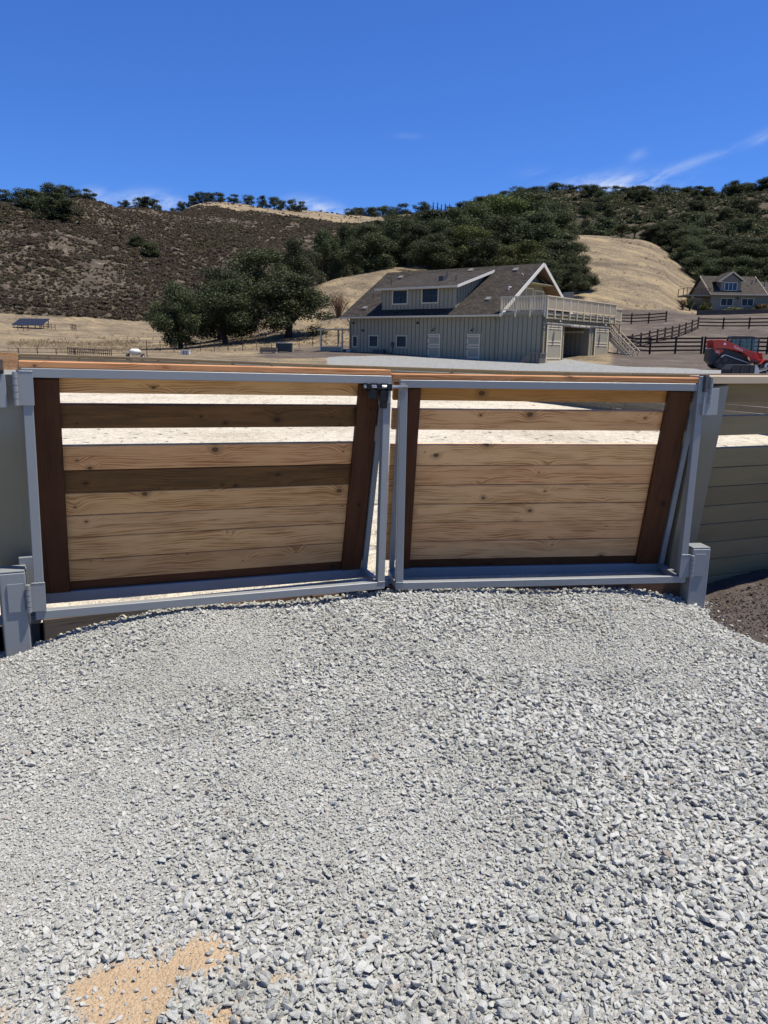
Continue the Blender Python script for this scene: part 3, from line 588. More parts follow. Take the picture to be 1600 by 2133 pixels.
# crushed stone shapes: angular convex chips
def chip(seed, mat, n=13, flat=0.68):
    r = random.Random(seed)
    bm = bmesh.new()
    for k in range(n):
        v = Vector((r.gauss(0, 1), r.gauss(0, 1), r.gauss(0, 1))).normalized() * r.uniform(0.82, 1.0)
        bm.verts.new((v.x * 0.5, v.y * 0.5 * r.uniform(0.75, 0.95), v.z * 0.5 * flat))
    res = bmesh.ops.convex_hull(bm, input=bm.verts[:])
    bmesh.ops.delete(bm, geom=list({e for e in res['geom_interior'] + res['geom_unused'] if isinstance(e, bmesh.types.BMVert)}), context='VERTS')
    bmesh.ops.bevel(bm, geom=bm.edges[:], offset=0.03, segments=1, affect='EDGES', profile=0.5)
    me = bpy.data.meshes.new('stone'); bm.to_mesh(me); bm.free()
    me.materials.append(mat)
    return me
def stonemat(name, stops, spread=1.0):
    m, n = newmat(name)
    r = n.add('ShaderNodeObjectInfo').outputs['Random']
    co = objco(n)
    nz = n.noise(co, 2.2, 4.0, 0.65)
    nf = n.noise(co, 14.0, 3.0, 0.7)
    c = n.ramp(r, stops)
    c = n.mix(n.math('MULTIPLY', n.sstep(nz, 0.4, 0.7), 0.45), c, (0.66, 0.65, 0.60))
    c = n.mix(n.math('MULTIPLY', nf, 0.35), c, (0.22, 0.22, 0.21))
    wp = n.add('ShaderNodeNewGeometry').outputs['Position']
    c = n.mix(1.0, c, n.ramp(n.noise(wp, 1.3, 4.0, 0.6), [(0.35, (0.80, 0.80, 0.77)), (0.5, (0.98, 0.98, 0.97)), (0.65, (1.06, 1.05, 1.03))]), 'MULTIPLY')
    finish(n, c, 0.9, n.math('ADD', nz, n.math('MULTIPLY', nf, 0.5)), 0.5, 0.08, spec=0.25)
    return m
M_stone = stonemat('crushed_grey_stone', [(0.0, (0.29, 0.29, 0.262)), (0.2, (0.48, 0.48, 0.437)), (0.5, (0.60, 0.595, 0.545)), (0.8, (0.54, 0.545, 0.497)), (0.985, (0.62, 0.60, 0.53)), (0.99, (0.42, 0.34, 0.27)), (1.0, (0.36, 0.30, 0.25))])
M_clod = stonemat('dark_earth_clod', [(0.0, (0.06, 0.047, 0.039)), (0.6, (0.125, 0.10, 0.085)), (0.9, (0.19, 0.155, 0.13)), (1.0, (0.30, 0.26, 0.22))])
for nd in M_clod.node_tree.nodes:
    if nd.bl_idname == 'ShaderNodeMix':
        for k in ((7,) if not nd.inputs[7].is_linked else ()):
            v = nd.inputs[k].default_value
            nd.inputs[k].default_value = (v[0] * 0.22, v[1] * 0.17, v[2] * 0.14, 1)
STONES = library('stone_shapes', [chip(s, M_stone, 11 + s % 5, 0.55 + 0.05 * (s % 5)) for s in range(14)])
CLODS = library('clod_shapes', [chip(100 + s, M_clod, 16, 0.8) for s in range(8)])

# ------------------------------------------------------------------ gravel lot in front of the gate
def gravel_h(x, y):
    x = np.asarray(x, float); y = np.asarray(y, float)
    h = 0.02 + 0.05 * np.exp(-((x - 0.0) / 1.0) ** 2 - ((y - 5.1) / 0.7) ** 2)
    h = h + 0.085 * np.exp(-((x + 1.25) / 0.55) ** 2 - ((y - 4.55) / 0.45) ** 2)
    h = h - 0.10 * np.exp(-((x + 2.35) / 0.38) ** 2 - ((y - 4.1) / 0.7) ** 2)
    h = h - 0.13 * np.exp(-((x - 2.35) / 0.40) ** 2 - ((y - 5.1) / 0.7) ** 2)
    h = h - 0.22 * ss(x, 2.25, 2.8)
    return h + 0.035 * fbm(x * 1.1, y * 1.1, 4) + 0.02 * fbm(x * 5, y * 5, 3)
def front_line(x):
    return np.interp(x, [-7, -2.2, GATE_L[0], GATE_M[0], GATE_N[0], GATE_R[0], 2.4, 7], [1.7, 4.09, 4.173, 4.984, 5.044, 5.337, 5.41, 7.2])
NX, NY = 300, 240
gx = np.linspace(-3.6, 3.6, NX); gy = np.linspace(0.7, 5.75, NY)
PX, PY = np.meshgrid(gx, gy, indexing='ij')
PZ = gravel_h(PX, PY)
behind = PY - front_line(PX)
PZ = np.where(behind > 0.17, -0.25, PZ)
def patch(x, y):
    """sandy bare spots in the gravel"""
    p = np.zeros(np.shape(x))
    for cx, cy, rx, ry, s in ((-0.66, 1.74, 0.19, 0.18, 1.15), (-0.50, 1.86, 0.13, 0.11, 1.0), (-0.28, 1.80, 0.10, 0.07, 0.62), (-0.42, 1.66, 0.12, 0.07, 0.8), (1.57, 4.95, 0.09, 0.05, 0.60), (-1.72, 4.0, 0.16, 0.08, 0.56), (2.15, 4.7, 0.2, 0.12, 0.5), (-1.0, 1.5, 0.25, 0.2, 0.9)):
        p = np.maximum(p, s * np.exp(-((x - cx) / rx) ** 2 - ((y - cy) / ry) ** 2))
    return p + 0.75 * fbm(x * 8, y * 8, 5)
def coarse(x, y):
    """1 where stones are large and loose, 0 where traffic ground them fine"""
    v = 0.53 + 0.30 * np.tanh((x + 0.25 + 0.1 * (y - 2)) / 0.8) + 2.1 * fbm(x * 1.2 + 3, y * 1.2, 4)
    v = v + 0.45 * np.exp(-((x - 0.3) / 1.6) ** 2 - ((y - 4.9) / 0.5) ** 2)
    v = v - 0.35 * np.exp(-((x - 1.25) / 0.45) ** 2 - ((y - 3.9) / 0.7) ** 2)
    return np.clip(v, 0, 1)
q0 = (np.arange(NX - 1)[:, None] * NY + np.arange(NY - 1)[None, :]).ravel()
gq = np.stack([q0, q0 + NY, q0 + NY + 1, q0 + 1], 1)
m, n = newmat('fine_gravel_and_dust')
co = n.add('ShaderNodeTexCoord').outputs['Object']
pa = n.add('ShaderNodeAttribute', {'attribute_name': 'patch'}).outputs['Fac']
v1 = n.add('ShaderNodeTexVoronoi', None, Vector=co, Scale=95.0)
v2 = n.add('ShaderNodeTexVoronoi', None, Vector=co, Scale=210.0)
nz = n.noise(co, 3.0, 5.0, 0.6); nf = n.noise(co, 160.0, 3.0, 0.7)
t1 = n.sep(v1.outputs['Color'])[0]; t2 = n.sep(v2.outputs['Color'])[1]
g = n.ramp(n.math('ADD', n.math('MULTIPLY', t1, 0.5), n.math('MULTIPLY', t2, 0.5)), [(0.05, (0.17, 0.167, 0.148)), (0.5, (0.32, 0.315, 0.282)), (0.9, (0.46, 0.45, 0.40))])
g = n.mix(n.math('MULTIPLY', n.sstep(nz, 0.45, 0.7), 0.4), g, (0.37, 0.36, 0.33))
sd_ = n.ramp(n.math('ADD', n.math('MULTIPLY', nf, 0.6), n.math('MULTIPLY', nz, 0.4)), [(0.3, (0.25, 0.175, 0.10)), (0.5, (0.41, 0.30, 0.185)), (0.7, (0.50, 0.40, 0.28))])
c = n.mix(n.sstep(n.math('ADD', pa, n.math('MULTIPLY', n.math('SUBTRACT', nf, 0.5), 0.5)), 0.34, 0.80), g, sd_)
hh = n.math('ADD', n.math('MULTIPLY', n.math('SUBTRACT', 1.0, v1.outputs['Distance']), 1.0), n.math('ADD', n.math('MULTIPLY', v2.outputs['Distance'], -0.5), n.math('MULTIPLY', nf, 0.4)))
finish(n, c, 0.95, hh, 0.9, 0.006, spec=0.2)
M_fines = m
gm_ = npmesh('gravel_lot', np.stack([PX, PY, PZ], -1).reshape(-1, 3), gq, M_fines, True)
at = gm_.attributes.new('patch', 'FLOAT', 'POINT')
at.data.foreach_set('value', patch(PX, PY).ravel().astype(np.float32))
lot = tag(link('gravel_lot', gm_), 'pale dusty fines under the crushed stone in front of the gate', kind='structure')
outer = tag(box('outer_lot', (-60, -40, -0.3), (60, 9.0, -0.27), M_fines), 'grey gravel lot round the standing point', kind='structure')

def scatter_grid(step, jitter, keep, size_fn, name, label, lift, xr=(-3.55, 3.4), yr=(1.15, 5.7), coll=None, hfun=None, nshape=14):
    xs = np.arange(xr[0], xr[1], step); ys = np.arange(yr[0], yr[1], step)
    X, Y = np.meshgrid(xs, ys); X = X.ravel(); Y = Y.ravel()
    X = X + rng.uniform(-jitter, jitter, X.size) * step; Y = Y + rng.uniform(-jitter, jitter, Y.size) * step
    fov = np.abs(X) < 0.62 * Y + (1.3 if step > 0.014 else 0.3)
    k = fov & (Y < front_line(X) + 0.14) & (rng.random(X.size) < keep(X, Y))
    X, Y = X[k], Y[k]
    s = size_fn(X, Y) * rng.uniform(0.7, 1.35, X.size)
    z = (hfun or gravel_h)(X, Y) + s * lift * rng.uniform(0.2, 1.0, X.size)
    rot = np.stack([rng.normal(0, 0.45, X.size), rng.normal(0, 0.45, X.size), rng.uniform(0, 6.28, X.size)], 1)
    scl = np.stack([s * rng.uniform(0.85, 1.3, X.size), s * rng.uniform(0.7, 1.0, X.size), s * rng.uniform(0.65, 1.0, X.size)], 1)
    return scatter(name, np.stack([X, Y, z], 1), rot, scl, rng.integers(0, nshape, X.size), coll or STONES, label)
free = lambda x, y: 1 - ss(patch(x, y), 0.42, 0.88)
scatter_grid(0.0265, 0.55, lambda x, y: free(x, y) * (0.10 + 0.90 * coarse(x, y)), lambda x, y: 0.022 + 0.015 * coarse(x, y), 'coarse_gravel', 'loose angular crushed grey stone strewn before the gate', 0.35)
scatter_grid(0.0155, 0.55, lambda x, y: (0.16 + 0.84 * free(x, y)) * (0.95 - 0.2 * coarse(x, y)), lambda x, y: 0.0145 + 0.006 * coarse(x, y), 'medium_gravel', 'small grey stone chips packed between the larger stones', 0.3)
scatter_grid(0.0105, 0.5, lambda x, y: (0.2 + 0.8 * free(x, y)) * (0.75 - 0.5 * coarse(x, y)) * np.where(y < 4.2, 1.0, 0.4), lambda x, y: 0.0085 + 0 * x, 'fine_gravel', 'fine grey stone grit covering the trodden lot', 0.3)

# dark spoil heap by the right-hand fence
def heap_h(x, y):
    d = (y - front_line(x))
    return -0.115 + 0.07 * ss(d, -0.9, 0.1) * ss(x, 2.3, 3.2) + 0.10 * np.exp(-((x - 3.9) / 0.8) ** 2 - ((y - 5.7) / 0.45) ** 2) + 0.07 * fbm(x * 3.0, y * 3.0, 6) - 0.12 * (1 - ss(x, 2.12, 2.36))
hx = np.linspace(2.2, 6.5, 130); hy = np.linspace(4.4, 7.2, 90)
HX, HY = np.meshgrid(hx, hy, indexing='ij')
HZ = heap_h(HX, HY); HZ = np.where(HY > front_line(HX) + 0.56, -0.3, HZ)
q0 = (np.arange(129)[:, None] * 90 + np.arange(89)[None, :]).ravel()
m, n = newmat('dark_spoil_earth')
co = n.add('ShaderNodeTexCoord').outputs['Object']
nz = n.noise(co, 4.0, 6.0, 0.7); nf = n.noise(co, 45.0, 4.0, 0.7)
finish(n, n.ramp(n.math('ADD', n.math('MULTIPLY', nz, 0.5), n.math('MULTIPLY', nf, 0.5)), [(0.3, (0.045, 0.036, 0.031)), (0.55, (0.115, 0.093, 0.08)), (0.72, (0.22, 0.18, 0.155))]), 0.95, n.math('ADD', nz, nf), 1.0, 0.03, spec=0.1)
M_spoil = m
heap = tag(link('spoil_heap', npmesh('spoil_heap', np.stack([HX, HY, HZ], -1).reshape(-1, 3), np.stack([q0, q0 + 90, q0 + 91, q0 + 1], 1), m, True)), 'dark brown heap of loose earth against the olive fence', kind='structure')
hk = lambda x, y: ss(heap_h(x, y) - gravel_h(np.clip(x, -3.6, 3.6), y) + 0.05 * fbm(x * 9, y * 9, 3), -0.06, 0.03) * (x > 2.3) * 0.85
scatter_grid(0.022, 0.5, lambda x, y: hk(x, y) * .7, lambda x, y: 0.017 + 0 * x, 'earth_clods', 'dark brown clods lying on the spoil heap', 0.3, (2.3, 4.6), (4.5, 6.6), CLODS, heap_h, 8)
scatter_grid(0.055, 0.5, lambda x, y: hk(x, y) * 0.22 * (0.5 + 1.5 * (fbm(x * 4, y * 4, 3) > 0.05)), lambda x, y: 0.038 + 0 * x, 'large_earth_clods', 'bigger dark clods on top of the spoil heap', 0.3, (2.3, 4.6), (4.7, 6.6), CLODS, heap_h, 8)

scatter_grid(0.034, 0.55, lambda x, y: 0.55 * np.exp(-((heap_h(x, y) - gravel_h(np.clip(x, -3.6, 3.6), y) - 0.01) / 0.045) ** 2) * (x > 2.1), lambda x, y: 0.027 + 0 * x, 'mixed_gravel', 'grey stones strewn over the foot of the spoil heap', 0.3, (2.1, 4.4), (4.2, 5.8), STONES, lambda x, y: np.maximum(heap_h(x, y), gravel_h(np.clip(x, -3.6, 3.6), y)))

# ------------------------------------------------------------------ arena sand
m, n = newmat('arena_sand')
co = n.add('ShaderNodeTexCoord').outputs['Object']
a = n.noise(co, 0.5, 4.0, 0.6); b = n.noise(co, 5.0, 5.0, 0.68, 0.6); f = n.noise(co, 60.0, 3.0, 0.7)
vo = n.add('ShaderNodeTexVoronoi', {'feature': 'SMOOTH_F1'}, Vector=n.vmath('ADD', co, n.vmath('MULTIPLY', n.noise(co, 2.0, 2.0, out=1), (0.5, 0.5, 0))), Scale=2.6, Smoothness=0.35)
trk = n.math('SUBTRACT', 1.0, n.sstep(vo.outputs['Distance'], 0.05, 0.30))
c = n.ramp(n.math('ADD', n.math('MULTIPLY', a, 0.4), n.math('MULTIPLY', f, 0.6)), [(0.34, (0.38, 0.325, 0.235)), (0.45, (0.60, 0.53, 0.40)), (0.56, (0.74, 0.665, 0.52))])
finish(n, c, 0.95, n.math('ADD', n.math('ADD', n.math('MULTIPLY', b, 1.0), n.math('MULTIPLY', trk, -0.9)), n.math('MULTIPLY', f, 0.15)), 1.0, 0.16, spec=0.15)
M_sand = m
from mathutils.geometry import tessellate_polygon
av = [Vector((x, y, 0.085)) for x, y in ARENA]
tri = []
for t_ in tessellate_polygon([av]):
    a_, b_, c_ = (av[k] for k in t_)
    if (b_ - a_).cross(c_ - a_).z < 0: t_ = t_[::-1]
    tri.append(tuple(t_))
me = pym('arena_sand', av, tri, M_sand)
tag(link('arena_sand', me), 'bright cream sand footing of the riding arena', kind='structure')

# ------------------------------------------------------------------ timber kerb under the gate
def zrot(a): return Matrix.Rotation(a, 4, 'Z')
ANG_L = atan2(GATE_M[1] - GATE_L[1], GATE_M[0] - GATE_L[0])
ANG_R = atan2(GATE_R[1] - GATE_N[1], GATE_R[0] - GATE_N[0])
def along(base, ang, u, nn, z):
    return (base[0] + cos(ang) * u - sin(ang) * nn, base[1] + sin(ang) * u + cos(ang) * nn, z)
def kerb(name, label, base, ang, u0, u1, n0, n1, z0, z1, mat, cat='kerb timber', tilt=0.0):
    o = link(name, boxmesh(u1 - u0, n1 - n0, z1 - z0, mat, 0.008))
    p = along(base, ang, (u0 + u1) / 2, (n0 + n1) / 2, (z0 + z1) / 2)
    o.matrix_basis = Matrix.Translation(p) @ zrot(ang) @ Matrix.Rotation(tilt, 4, 'Y')
    return tag(o, label, cat, 'old timbers laid as a kerb under the gates')
kerb('kerb_timber', 'weathered grey timber end lying in the gravel under the left hinge', GATE_L, ANG_L, 0.02, 0.62, 0.10, 0.185, -0.12, 0.135, M_greyboard)
kerb('kerb_timber', 'long reddish brown timber half buried in gravel under the left gate', GATE_L, ANG_L, 0.63, 1.66, 0.125, 0.185, -0.1, 0.105, M_tie)
kerb('kerb_timber', 'dark brown timber stub under the latch end of the left gate', GATE_L, ANG_L, 1.67, 2.13, 0.12, 0.185, -0.1, 0.095, M_tie)
kerb('kerb_timber', 'split brown timber under the left half of the right gate', GATE_N, ANG_R, -0.03, 0.98, 0.12, 0.185, -0.1, 0.09, M_tie)
kerb('kerb_timber', 'shaded brown timber under the hinge half of the right gate', GATE_N, ANG_R, 0.99, 2.25, 0.125, 0.185, -0.15, 0.087, M_tie)

# ------------------------------------------------------------------ gates
K = 0.20                                    # lean of the kickboard panel
def pn(z): return 0.055 + K * (1.37 - z)    # panel plane: depth behind the front frame
LEAN = Vector((0, 1, K)).normalized()
def gate(label, ox, oy, zb, ang, roll, W, hinge_side, mats, up_u, cap_u, bd_u):
    g = empty('swing_gate', label, 'gate', (ox, oy, zb), (0, roll, ang), 'pair of arena gates')
    T = 0.0508; H = 1.42
    box('top_rail', (0, 0, H - T), (W, T, H), M_steel, g, 0.003)
    box('bottom_rail', (0, 0, 0), (W, T, T), M_steel, g, 0.003)
    box('stile', (0, 0.0008, T + .001), (T, T - .0008, H - T - .001), M_steel, g, 0.003)
    box('stile', (W - T, 0.0008, T + .001), (W, T - .0008, H - T - .001), M_steel, g, 0.003)
    zb_, n0 = 0.0, pn(0.0)
    rr_ = random.Random(3)
    for u_ in (0.0, W - T):
        for z_ in (T + .001, H - T - .001):
            wb = MB(); wb.tube([(u_ + T * k / 7, -0.0015, z_ + rr_.uniform(-.0015, .0015)) for k in range(8)], [0.003 + 0.0015 * (k % 2) for k in range(8)], 6)
            wb.build('weld_bead', M_steel, g, True)
    box('rear_rail', (0.02, n0 + 0.005, -0.016), (W - 0.02, n0 + 0.056, 0.052), M_steel, g, 0.003)
    for u in (0.019, W - 0.026):
        beam('leaning_stile', (u, pn(0.055) + 0.016, 0.055), (u, pn(1.36) + 0.016, 1.36), 0.044, 0.036, (0, 1, K), M_steel, g, 0.003)
        box('bottom_strut', (u - 0.024, T + 0.001, 0.001), (u + 0.024, n0 + 0.004, 0.049), M_steel, g, 0.003)
    beam('gap_shade_board', (0.062, pn(0.075) + 0.06, 0.07), (W - 0.062, pn(0.075) + 0.06, 0.07), 0.036, 0.10, (0, 1, K), M_upright, g, 0.003)  # dark board added to block the lit gap, standing in for shade under the panel
    for u0_, u1_ in up_u:
        um = (u0_ + u1_) / 2
        beam('upright', (um, pn(0.03) + 0.019, 0.055), (um, pn(1.365) + 0.019, 1.365), 0.036, u1_ - u0_, (0, 1, K), M_upright, g, 0.004)
    rows = [(1.285, 1.40), (1.083, 1.222), (0.832, 0.978), (0.690, 0.829), (0.549, 0.687), (0.408, 0.546), (0.262, 0.405), (0.118, 0.259)]
    r = random.Random(ox * 100)
    for i, (z0, z1) in enumerate(rows):
        zc = (z0 + z1) / 2; nn = pn(zc) + 0.0395 + 0.019
        d = (r.uniform(-.002, .002), r.uniform(-.002, .002))
        b = beam('board', (bd_u[0], nn + d[0] * .5, zc + d[0]), (bd_u[1] + r.uniform(-.008, .008), nn + d[1] * .5, zc + d[1]), 0.038, (z1 - z0) / cos(math.atan(K)) , (0, 1, K), mats[i], g, 0.004)
        if mats[i] is M_pine_dark: b['label'] = 'dark weathered board'
    beam('cap_board', (cap_u[0], 0.0775, H + 0.0195), (cap_u[1], 0.0775, H + 0.0195), 0.145, 0.036, (0, 1, 0), M_cap, g, 0.004)
    s = 1 if hinge_side == 'R' else -1
    ua = W + 0.030 if s > 0 else -0.030
    for zc, hh in ((H - 0.045 if s > 0 else H - 0.11, 0.18), (0.125 if s > 0 else 0.135, 0.165)):
        hm = MB(); hm.box((min(ua - s * 0.012, ua - s * 0.088), -0.008, zc - hh / 2), (max(ua - s * 0.012, ua - s * 0.088), -0.001, zc + hh / 2))
        h = hm.build('hinge', M_steel, g, bev=0.0015)
        wm = MB(); wm.tube([(ua - s * (0.086 - 0.009 * i), -0.006 + 0.002 * (i % 2), zc + hh / 2 + 0.001 + 0.002 * (i % 3 == 0)) for i in range(9)], 0.005, 6)
        wm.build('weld_bead', M_steel, h, True)
        for k in range(5):
            km = MB(); z0 = zc - hh / 2 + hh * k / 5
            km.tube([(ua, -0.014, z0 + 0.0015), (ua, -0.014, z0 + hh / 5 - 0.0015)], 0.0135, 14)
            km.build('knuckle', M_steel, h, False)
    return g
P, D = M_pine, M_pine_dark
gl = gate('left gate of the pair, two of its pine boards darkened by weather', GATE_L[0] - 0.008, GATE_L[1] - .003, 0.167, ANG_L, math.atan(0.040 / 2.152), 2.152, 'L', [P, D, P, D, P, P, P, P], ((0.038, 0.186), (1.958, 2.098)), (-0.012, 2.15), (0.02, 2.14))
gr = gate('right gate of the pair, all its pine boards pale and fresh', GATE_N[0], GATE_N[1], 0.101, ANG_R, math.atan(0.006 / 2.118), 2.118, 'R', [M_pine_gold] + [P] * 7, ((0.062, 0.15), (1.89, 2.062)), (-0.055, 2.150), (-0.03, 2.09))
# slide latch on the left gate, keeper on the right gate
lt = MB(); lt.box((1.965, -0.012, 1.325), (2.15, -0.001, 1.372))
lt = lt.build('latch', M_black, gl, bev=0.002)
lm = MB(); lm.tube([(1.955, -0.026, 1.352), (2.252, -0.026, 1.352)], 0.011, 12); lm.build('bolt', M_bolt, lt, True)
for u in (1.985, 2.055, 2.125):
    lm = MB(); lm.box((u - 0.017, -0.042, 1.334), (u + 0.017, -0.012, 1.370)); lm.build('staple', M_black, lt, bev=0.004)
lm = MB(); lm.box((1.985, -0.036, 1.275), (2.045, -0.018, 1.333)); lm.build('padlock_tab', M_black, lt, bev=0.004)
lm = MB(); lm.box((2.070, -0.032, 1.215), (2.115, -0.014, 1.333)); lm.box((2.064, -0.034, 1.26), (2.121, -0.013, 1.33)); lm.build('handle_tab', M_black, lt, bev=0.004)
for u in (1.99, 2.06, 2.13):
    lm = MB(); lm.tube([(u, -0.013, 1.366), (u, -0.019, 1.366)], 0.007, 8); lm.build('screw', M_bolt, lt)
kp = MB(); kp.box((-0.004, -0.042, 1.345), (0.032, -0.001, 1.395)); kp.build('keeper', M_steel, gr, bev=0.002)

# ------------------------------------------------------------------ hinge posts
def stub_post(label, base, ang, u0, u1, ztop):
    p = along(base, ang, (u0 + u1) / 2, 0.072, 0)
    t = empty('hinge_post', label, 'post', p, (0, 0, ang), 'short grey posts carrying the lower hinges')
    h = (u1 - u0) / 2
    box('shaft', (-h, -0.07, -0.35), (h, 0.07, ztop), M_steel, t, 0.006)
    c = MB(); c.box((-h + 0.002, -0.068, ztop + 0.0006), (h - 0.002, 0.068, ztop + 0.010)); c.build('cap', M_steel, t, bev=0.005)
    return t
sl = stub_post('short grey square post at the far left below the left gate hinge', GATE_L, ANG_L, -0.18, -0.045, 0.455)
sr = stub_post('short grey square post on the right beside the dark spoil heap', GATE_R, ANG_R, 0.035, 0.172, 0.345)
for t, s, z0, W in ((sl, -1, 0.31, 0), (sr, 1, 0.226, 0)):
    c = MB(); x0 = 0.054 if s < 0 else -0.054
    c.box((min(x0, x0 + s * 0.085), -0.0785, z0 - 0.0825), (max(x0, x0 + s * 0.085), -0.0715, z0 + 0.0825))
    c.build('hinge_leaf', M_steel, t, bev=0.0015)
# welded upper slab behind the left stub
sl2 = MB(); sl2.box((0.03, 0.0705, 0.3), (0.11, 0.13, 0.505)); sl2.build('rear_block', M_steel, sl, bev=0.004)

# ------------------------------------------------------------------ olive arena fences (leaning kickboards)
ROWS_NEAR = [(1.376, 1.512), (1.131, 1.277), (0.886, 1.034), (0.734, 0.882), (0.578, 0.730), (0.426, 0.574), (0.268, 0.422), (0.116, 0.264), (-0.04, 0.112), (-0.2, -0.044), (-0.36, -0.204)]
def kick_fence(name, label, path, rows, hfun, k, lean_out, postw, cap, group=None, every=None, fresh=(), dark_slots=False, zbase=0.08):
    """boards lean k outwards (away from the arena) towards their top edge"""
    t = empty(name, label, 'fence', (path[0][0], path[0][1], 0), (0, 0, 0), group)
    o0 = Vector((path[0][0], path[0][1], 0))
    pts = [Vector((x, y, 0)) for x, y in path]
    # resample
    seg = []
    for a, b in zip(pts[:-1], pts[1:]):
        L = (b - a).length; nseg = max(1, round(L / every))
        for i in range(nseg): seg.append((a.lerp(b, i / nseg), a.lerp(b, (i + 1) / nseg)))
    for si, (a, b) in enumerate(seg):
        d = (b - a).normalized(); out = Vector((d.y, -d.x, 0)) * lean_out
        ha, hb = hfun(a), hfun(b)
        def P3(p, h, z): return p - o0 + out * (k * (z * h - zbase)) + Vector((0, 0, z * h))
        mat = M_pine if si in fresh else M_olive
        capm = M_cap if si in fresh else M_olivecap
        for z0, z1 in rows:
            zc = (z0 + z1) / 2
            nv = Vector((-out.x, -out.y, k)).normalized()
            p0, p1 = P3(a, ha, zc), P3(b, hb, zc)
            g = (p1 - p0).normalized() * 0.004
            beam('board', p0 + g - nv * 0.0, p1 - g, 0.036, (z1 - z0) * (ha + hb) / 2 * 1.01, nv, mat, t, 0.003)
        nv = Vector((-out.x, -out.y, k)).normalized()
        c0, c1 = P3(a, ha, rows[0][1] + 0.03) , P3(b, hb, rows[0][1] + 0.03)
        beam('cap_board', c0 - out * cap, c1 - out * cap, 0.145, 0.045, (-out.x, -out.y, 0), capm, t, 0.004)
        p0, p1 = P3(a, ha, rows[-1][0] - 0.1) + out * postw, P3(a, ha, rows[0][1] - 0.002) + out * postw
        beam('post', p0, p1, 0.09, 0.14, nv, M_olive, t, 0.004)
    return t
# near fence, right of the gates (seen from outside: boards lean towards us at the top)
rf = empty('arena_fence', 'near olive fence right of the gates, leaning boards and pale cap', 'fence', (2.33, 5.37, 0), (0, 0, radians(21.2)), 'olive kickboard fences round the arena')
def pf(z): return 0.055 + K * (1.47 - z)
L = 7.0
nv = Vector((0, 1, K))
for z0, z1 in ROWS_NEAR:
    zc = (z0 + z1) / 2
    for a, b in ((-0.12, 2.4), (2.405, 4.8), (4.805, 7.0)):
        beam('board', (a, pf(zc) + 0.115, zc), (b, pf(zc) + 0.115, zc), 0.036, (z1 - z0) * 1.018, nv, M_olive, rf, 0.004)
for u in (2.4, 4.8):
    beam('post', (u, pf(-0.1) + 0.048, -0.1), (u, pf(1.495) + 0.048, 1.495), 0.092, 0.14, nv, M_olive, rf, 0.005)
for a, b in ((-0.13, 2.4), (2.405, 4.8), (4.805, 7.0)):
    beam('cap_board', (a, 0.10, 1.541), (b, 0.10, 1.541), 0.20, 0.052, (0, 1, 0), M_olivecap, rf, 0.004)
# leaning gate posts with grey overspray where the hinges were painted
m, n = newmat('olive_post_with_overspray')
co = n.add('ShaderNodeTexCoord').outputs['Object']
x, y, z = n.sep(co)
nz = n.noise(co, 5.0, 4.0)
f = n.sstep(n.math('ADD', x, n.math('MULTIPLY', n.math('SUBTRACT', nz, 0.5), 0.22)), 0.40, 0.72)
f2 = n.sstep(n.math('MULTIPLY', n.math('ADD', x, n.math('MULTIPLY', n.math('SUBTRACT', nz, 0.5), 0.2)), -1.0), 0.42, 0.7)
fibre = n.noise(n.comb(n.math('MULTIPLY', x, 2.0), n.math('MULTIPLY', y, 60), n.math('MULTIPLY', z, 60)), 1.0, 3.0)
c = n.mix(n.math('MULTIPLY', n.math('ADD', f, f2, clamp=True), 0.5), n.mix(n.math('MULTIPLY', fibre, 0.5), (0.215, 0.19, 0.125), (0.165, 0.145, 0.095)), (0.24, 0.262, 0.275))
finish(n, c, 0.5, fibre, 0.12, 0.002)
M_postspray = m
beam('gate_post', (0.105, pf(-0.2) + 0.045, -0.2), (-0.018, pf(1.505) + 0.045, 1.505), 0.09, 0.225, nv, M_postspray, rf, 0.006)
c = MB(); c.box((-0.165, 0.002, 1.30), (-0.035, 0.052, 1.485)); c.build('hinge_plate', M_steel, rf, bev=0.004)
c = MB(); c.box((-0.172, -0.006, 1.46), (-0.145, 0.06, 1.575)); c.build('strap', M_darkgrey, rf, bev=0.002)
lf = empty('arena_fence', 'near olive fence left of the gates with a broad leaning post', 'fence', (-2.005, 4.16, 0), (0, 0, radians(26)), 'olive kickboard fences round the arena')
for z0, z1 in ROWS_NEAR:
    zc = (z0 + z1) / 2 + 0.03
    for a, b in ((-2.6, -0.2), (-5.2, -2.605)):
        beam('board', (a, pf(zc) + 0.115, zc), (b, pf(zc) + 0.115, zc), 0.036, (z1 - z0) * 1.018, nv, M_olive, lf, 0.004)
for a, b in ((-2.6, -0.035), (-5.2, -2.605)):
    beam('cap_board', (a, 0.10, 1.60), (b, 0.10, 1.60), 0.20, 0.055, (0, 1, 0), M_olivecap, lf, 0.004)
beam('post', (-2.6, pf(-0.15) + 0.045, -0.15), (-2.6, pf(1.50) + 0.045, 1.565), 0.09, 0.14, nv, M_olive, lf, 0.006)
beam('gate_post', (-0.055, pf(-0.15) + 0.045, -0.15), (-0.052, pf(1.53) + 0.045, 1.565), 0.09, 0.21, nv, M_postspray, lf, 0.006)
c = MB(); c.box((-0.165, 0.0, 1.375), (-0.025, 0.052, 1.555)); c.build('hinge_plate', M_steel, lf, bev=0.004)
c = MB(); c.box((-0.082, -0.014, 1.573), (-0.030, 0.205, 1.632)); c.build('cap_end_block', M_greyboard, lf, bev=0.004)
c = MB(); c.box((-0.045, 0.01, 1.46), (-0.030, 0.05, 1.572)); c.build('strap', M_darkgrey, lf, bev=0.002)
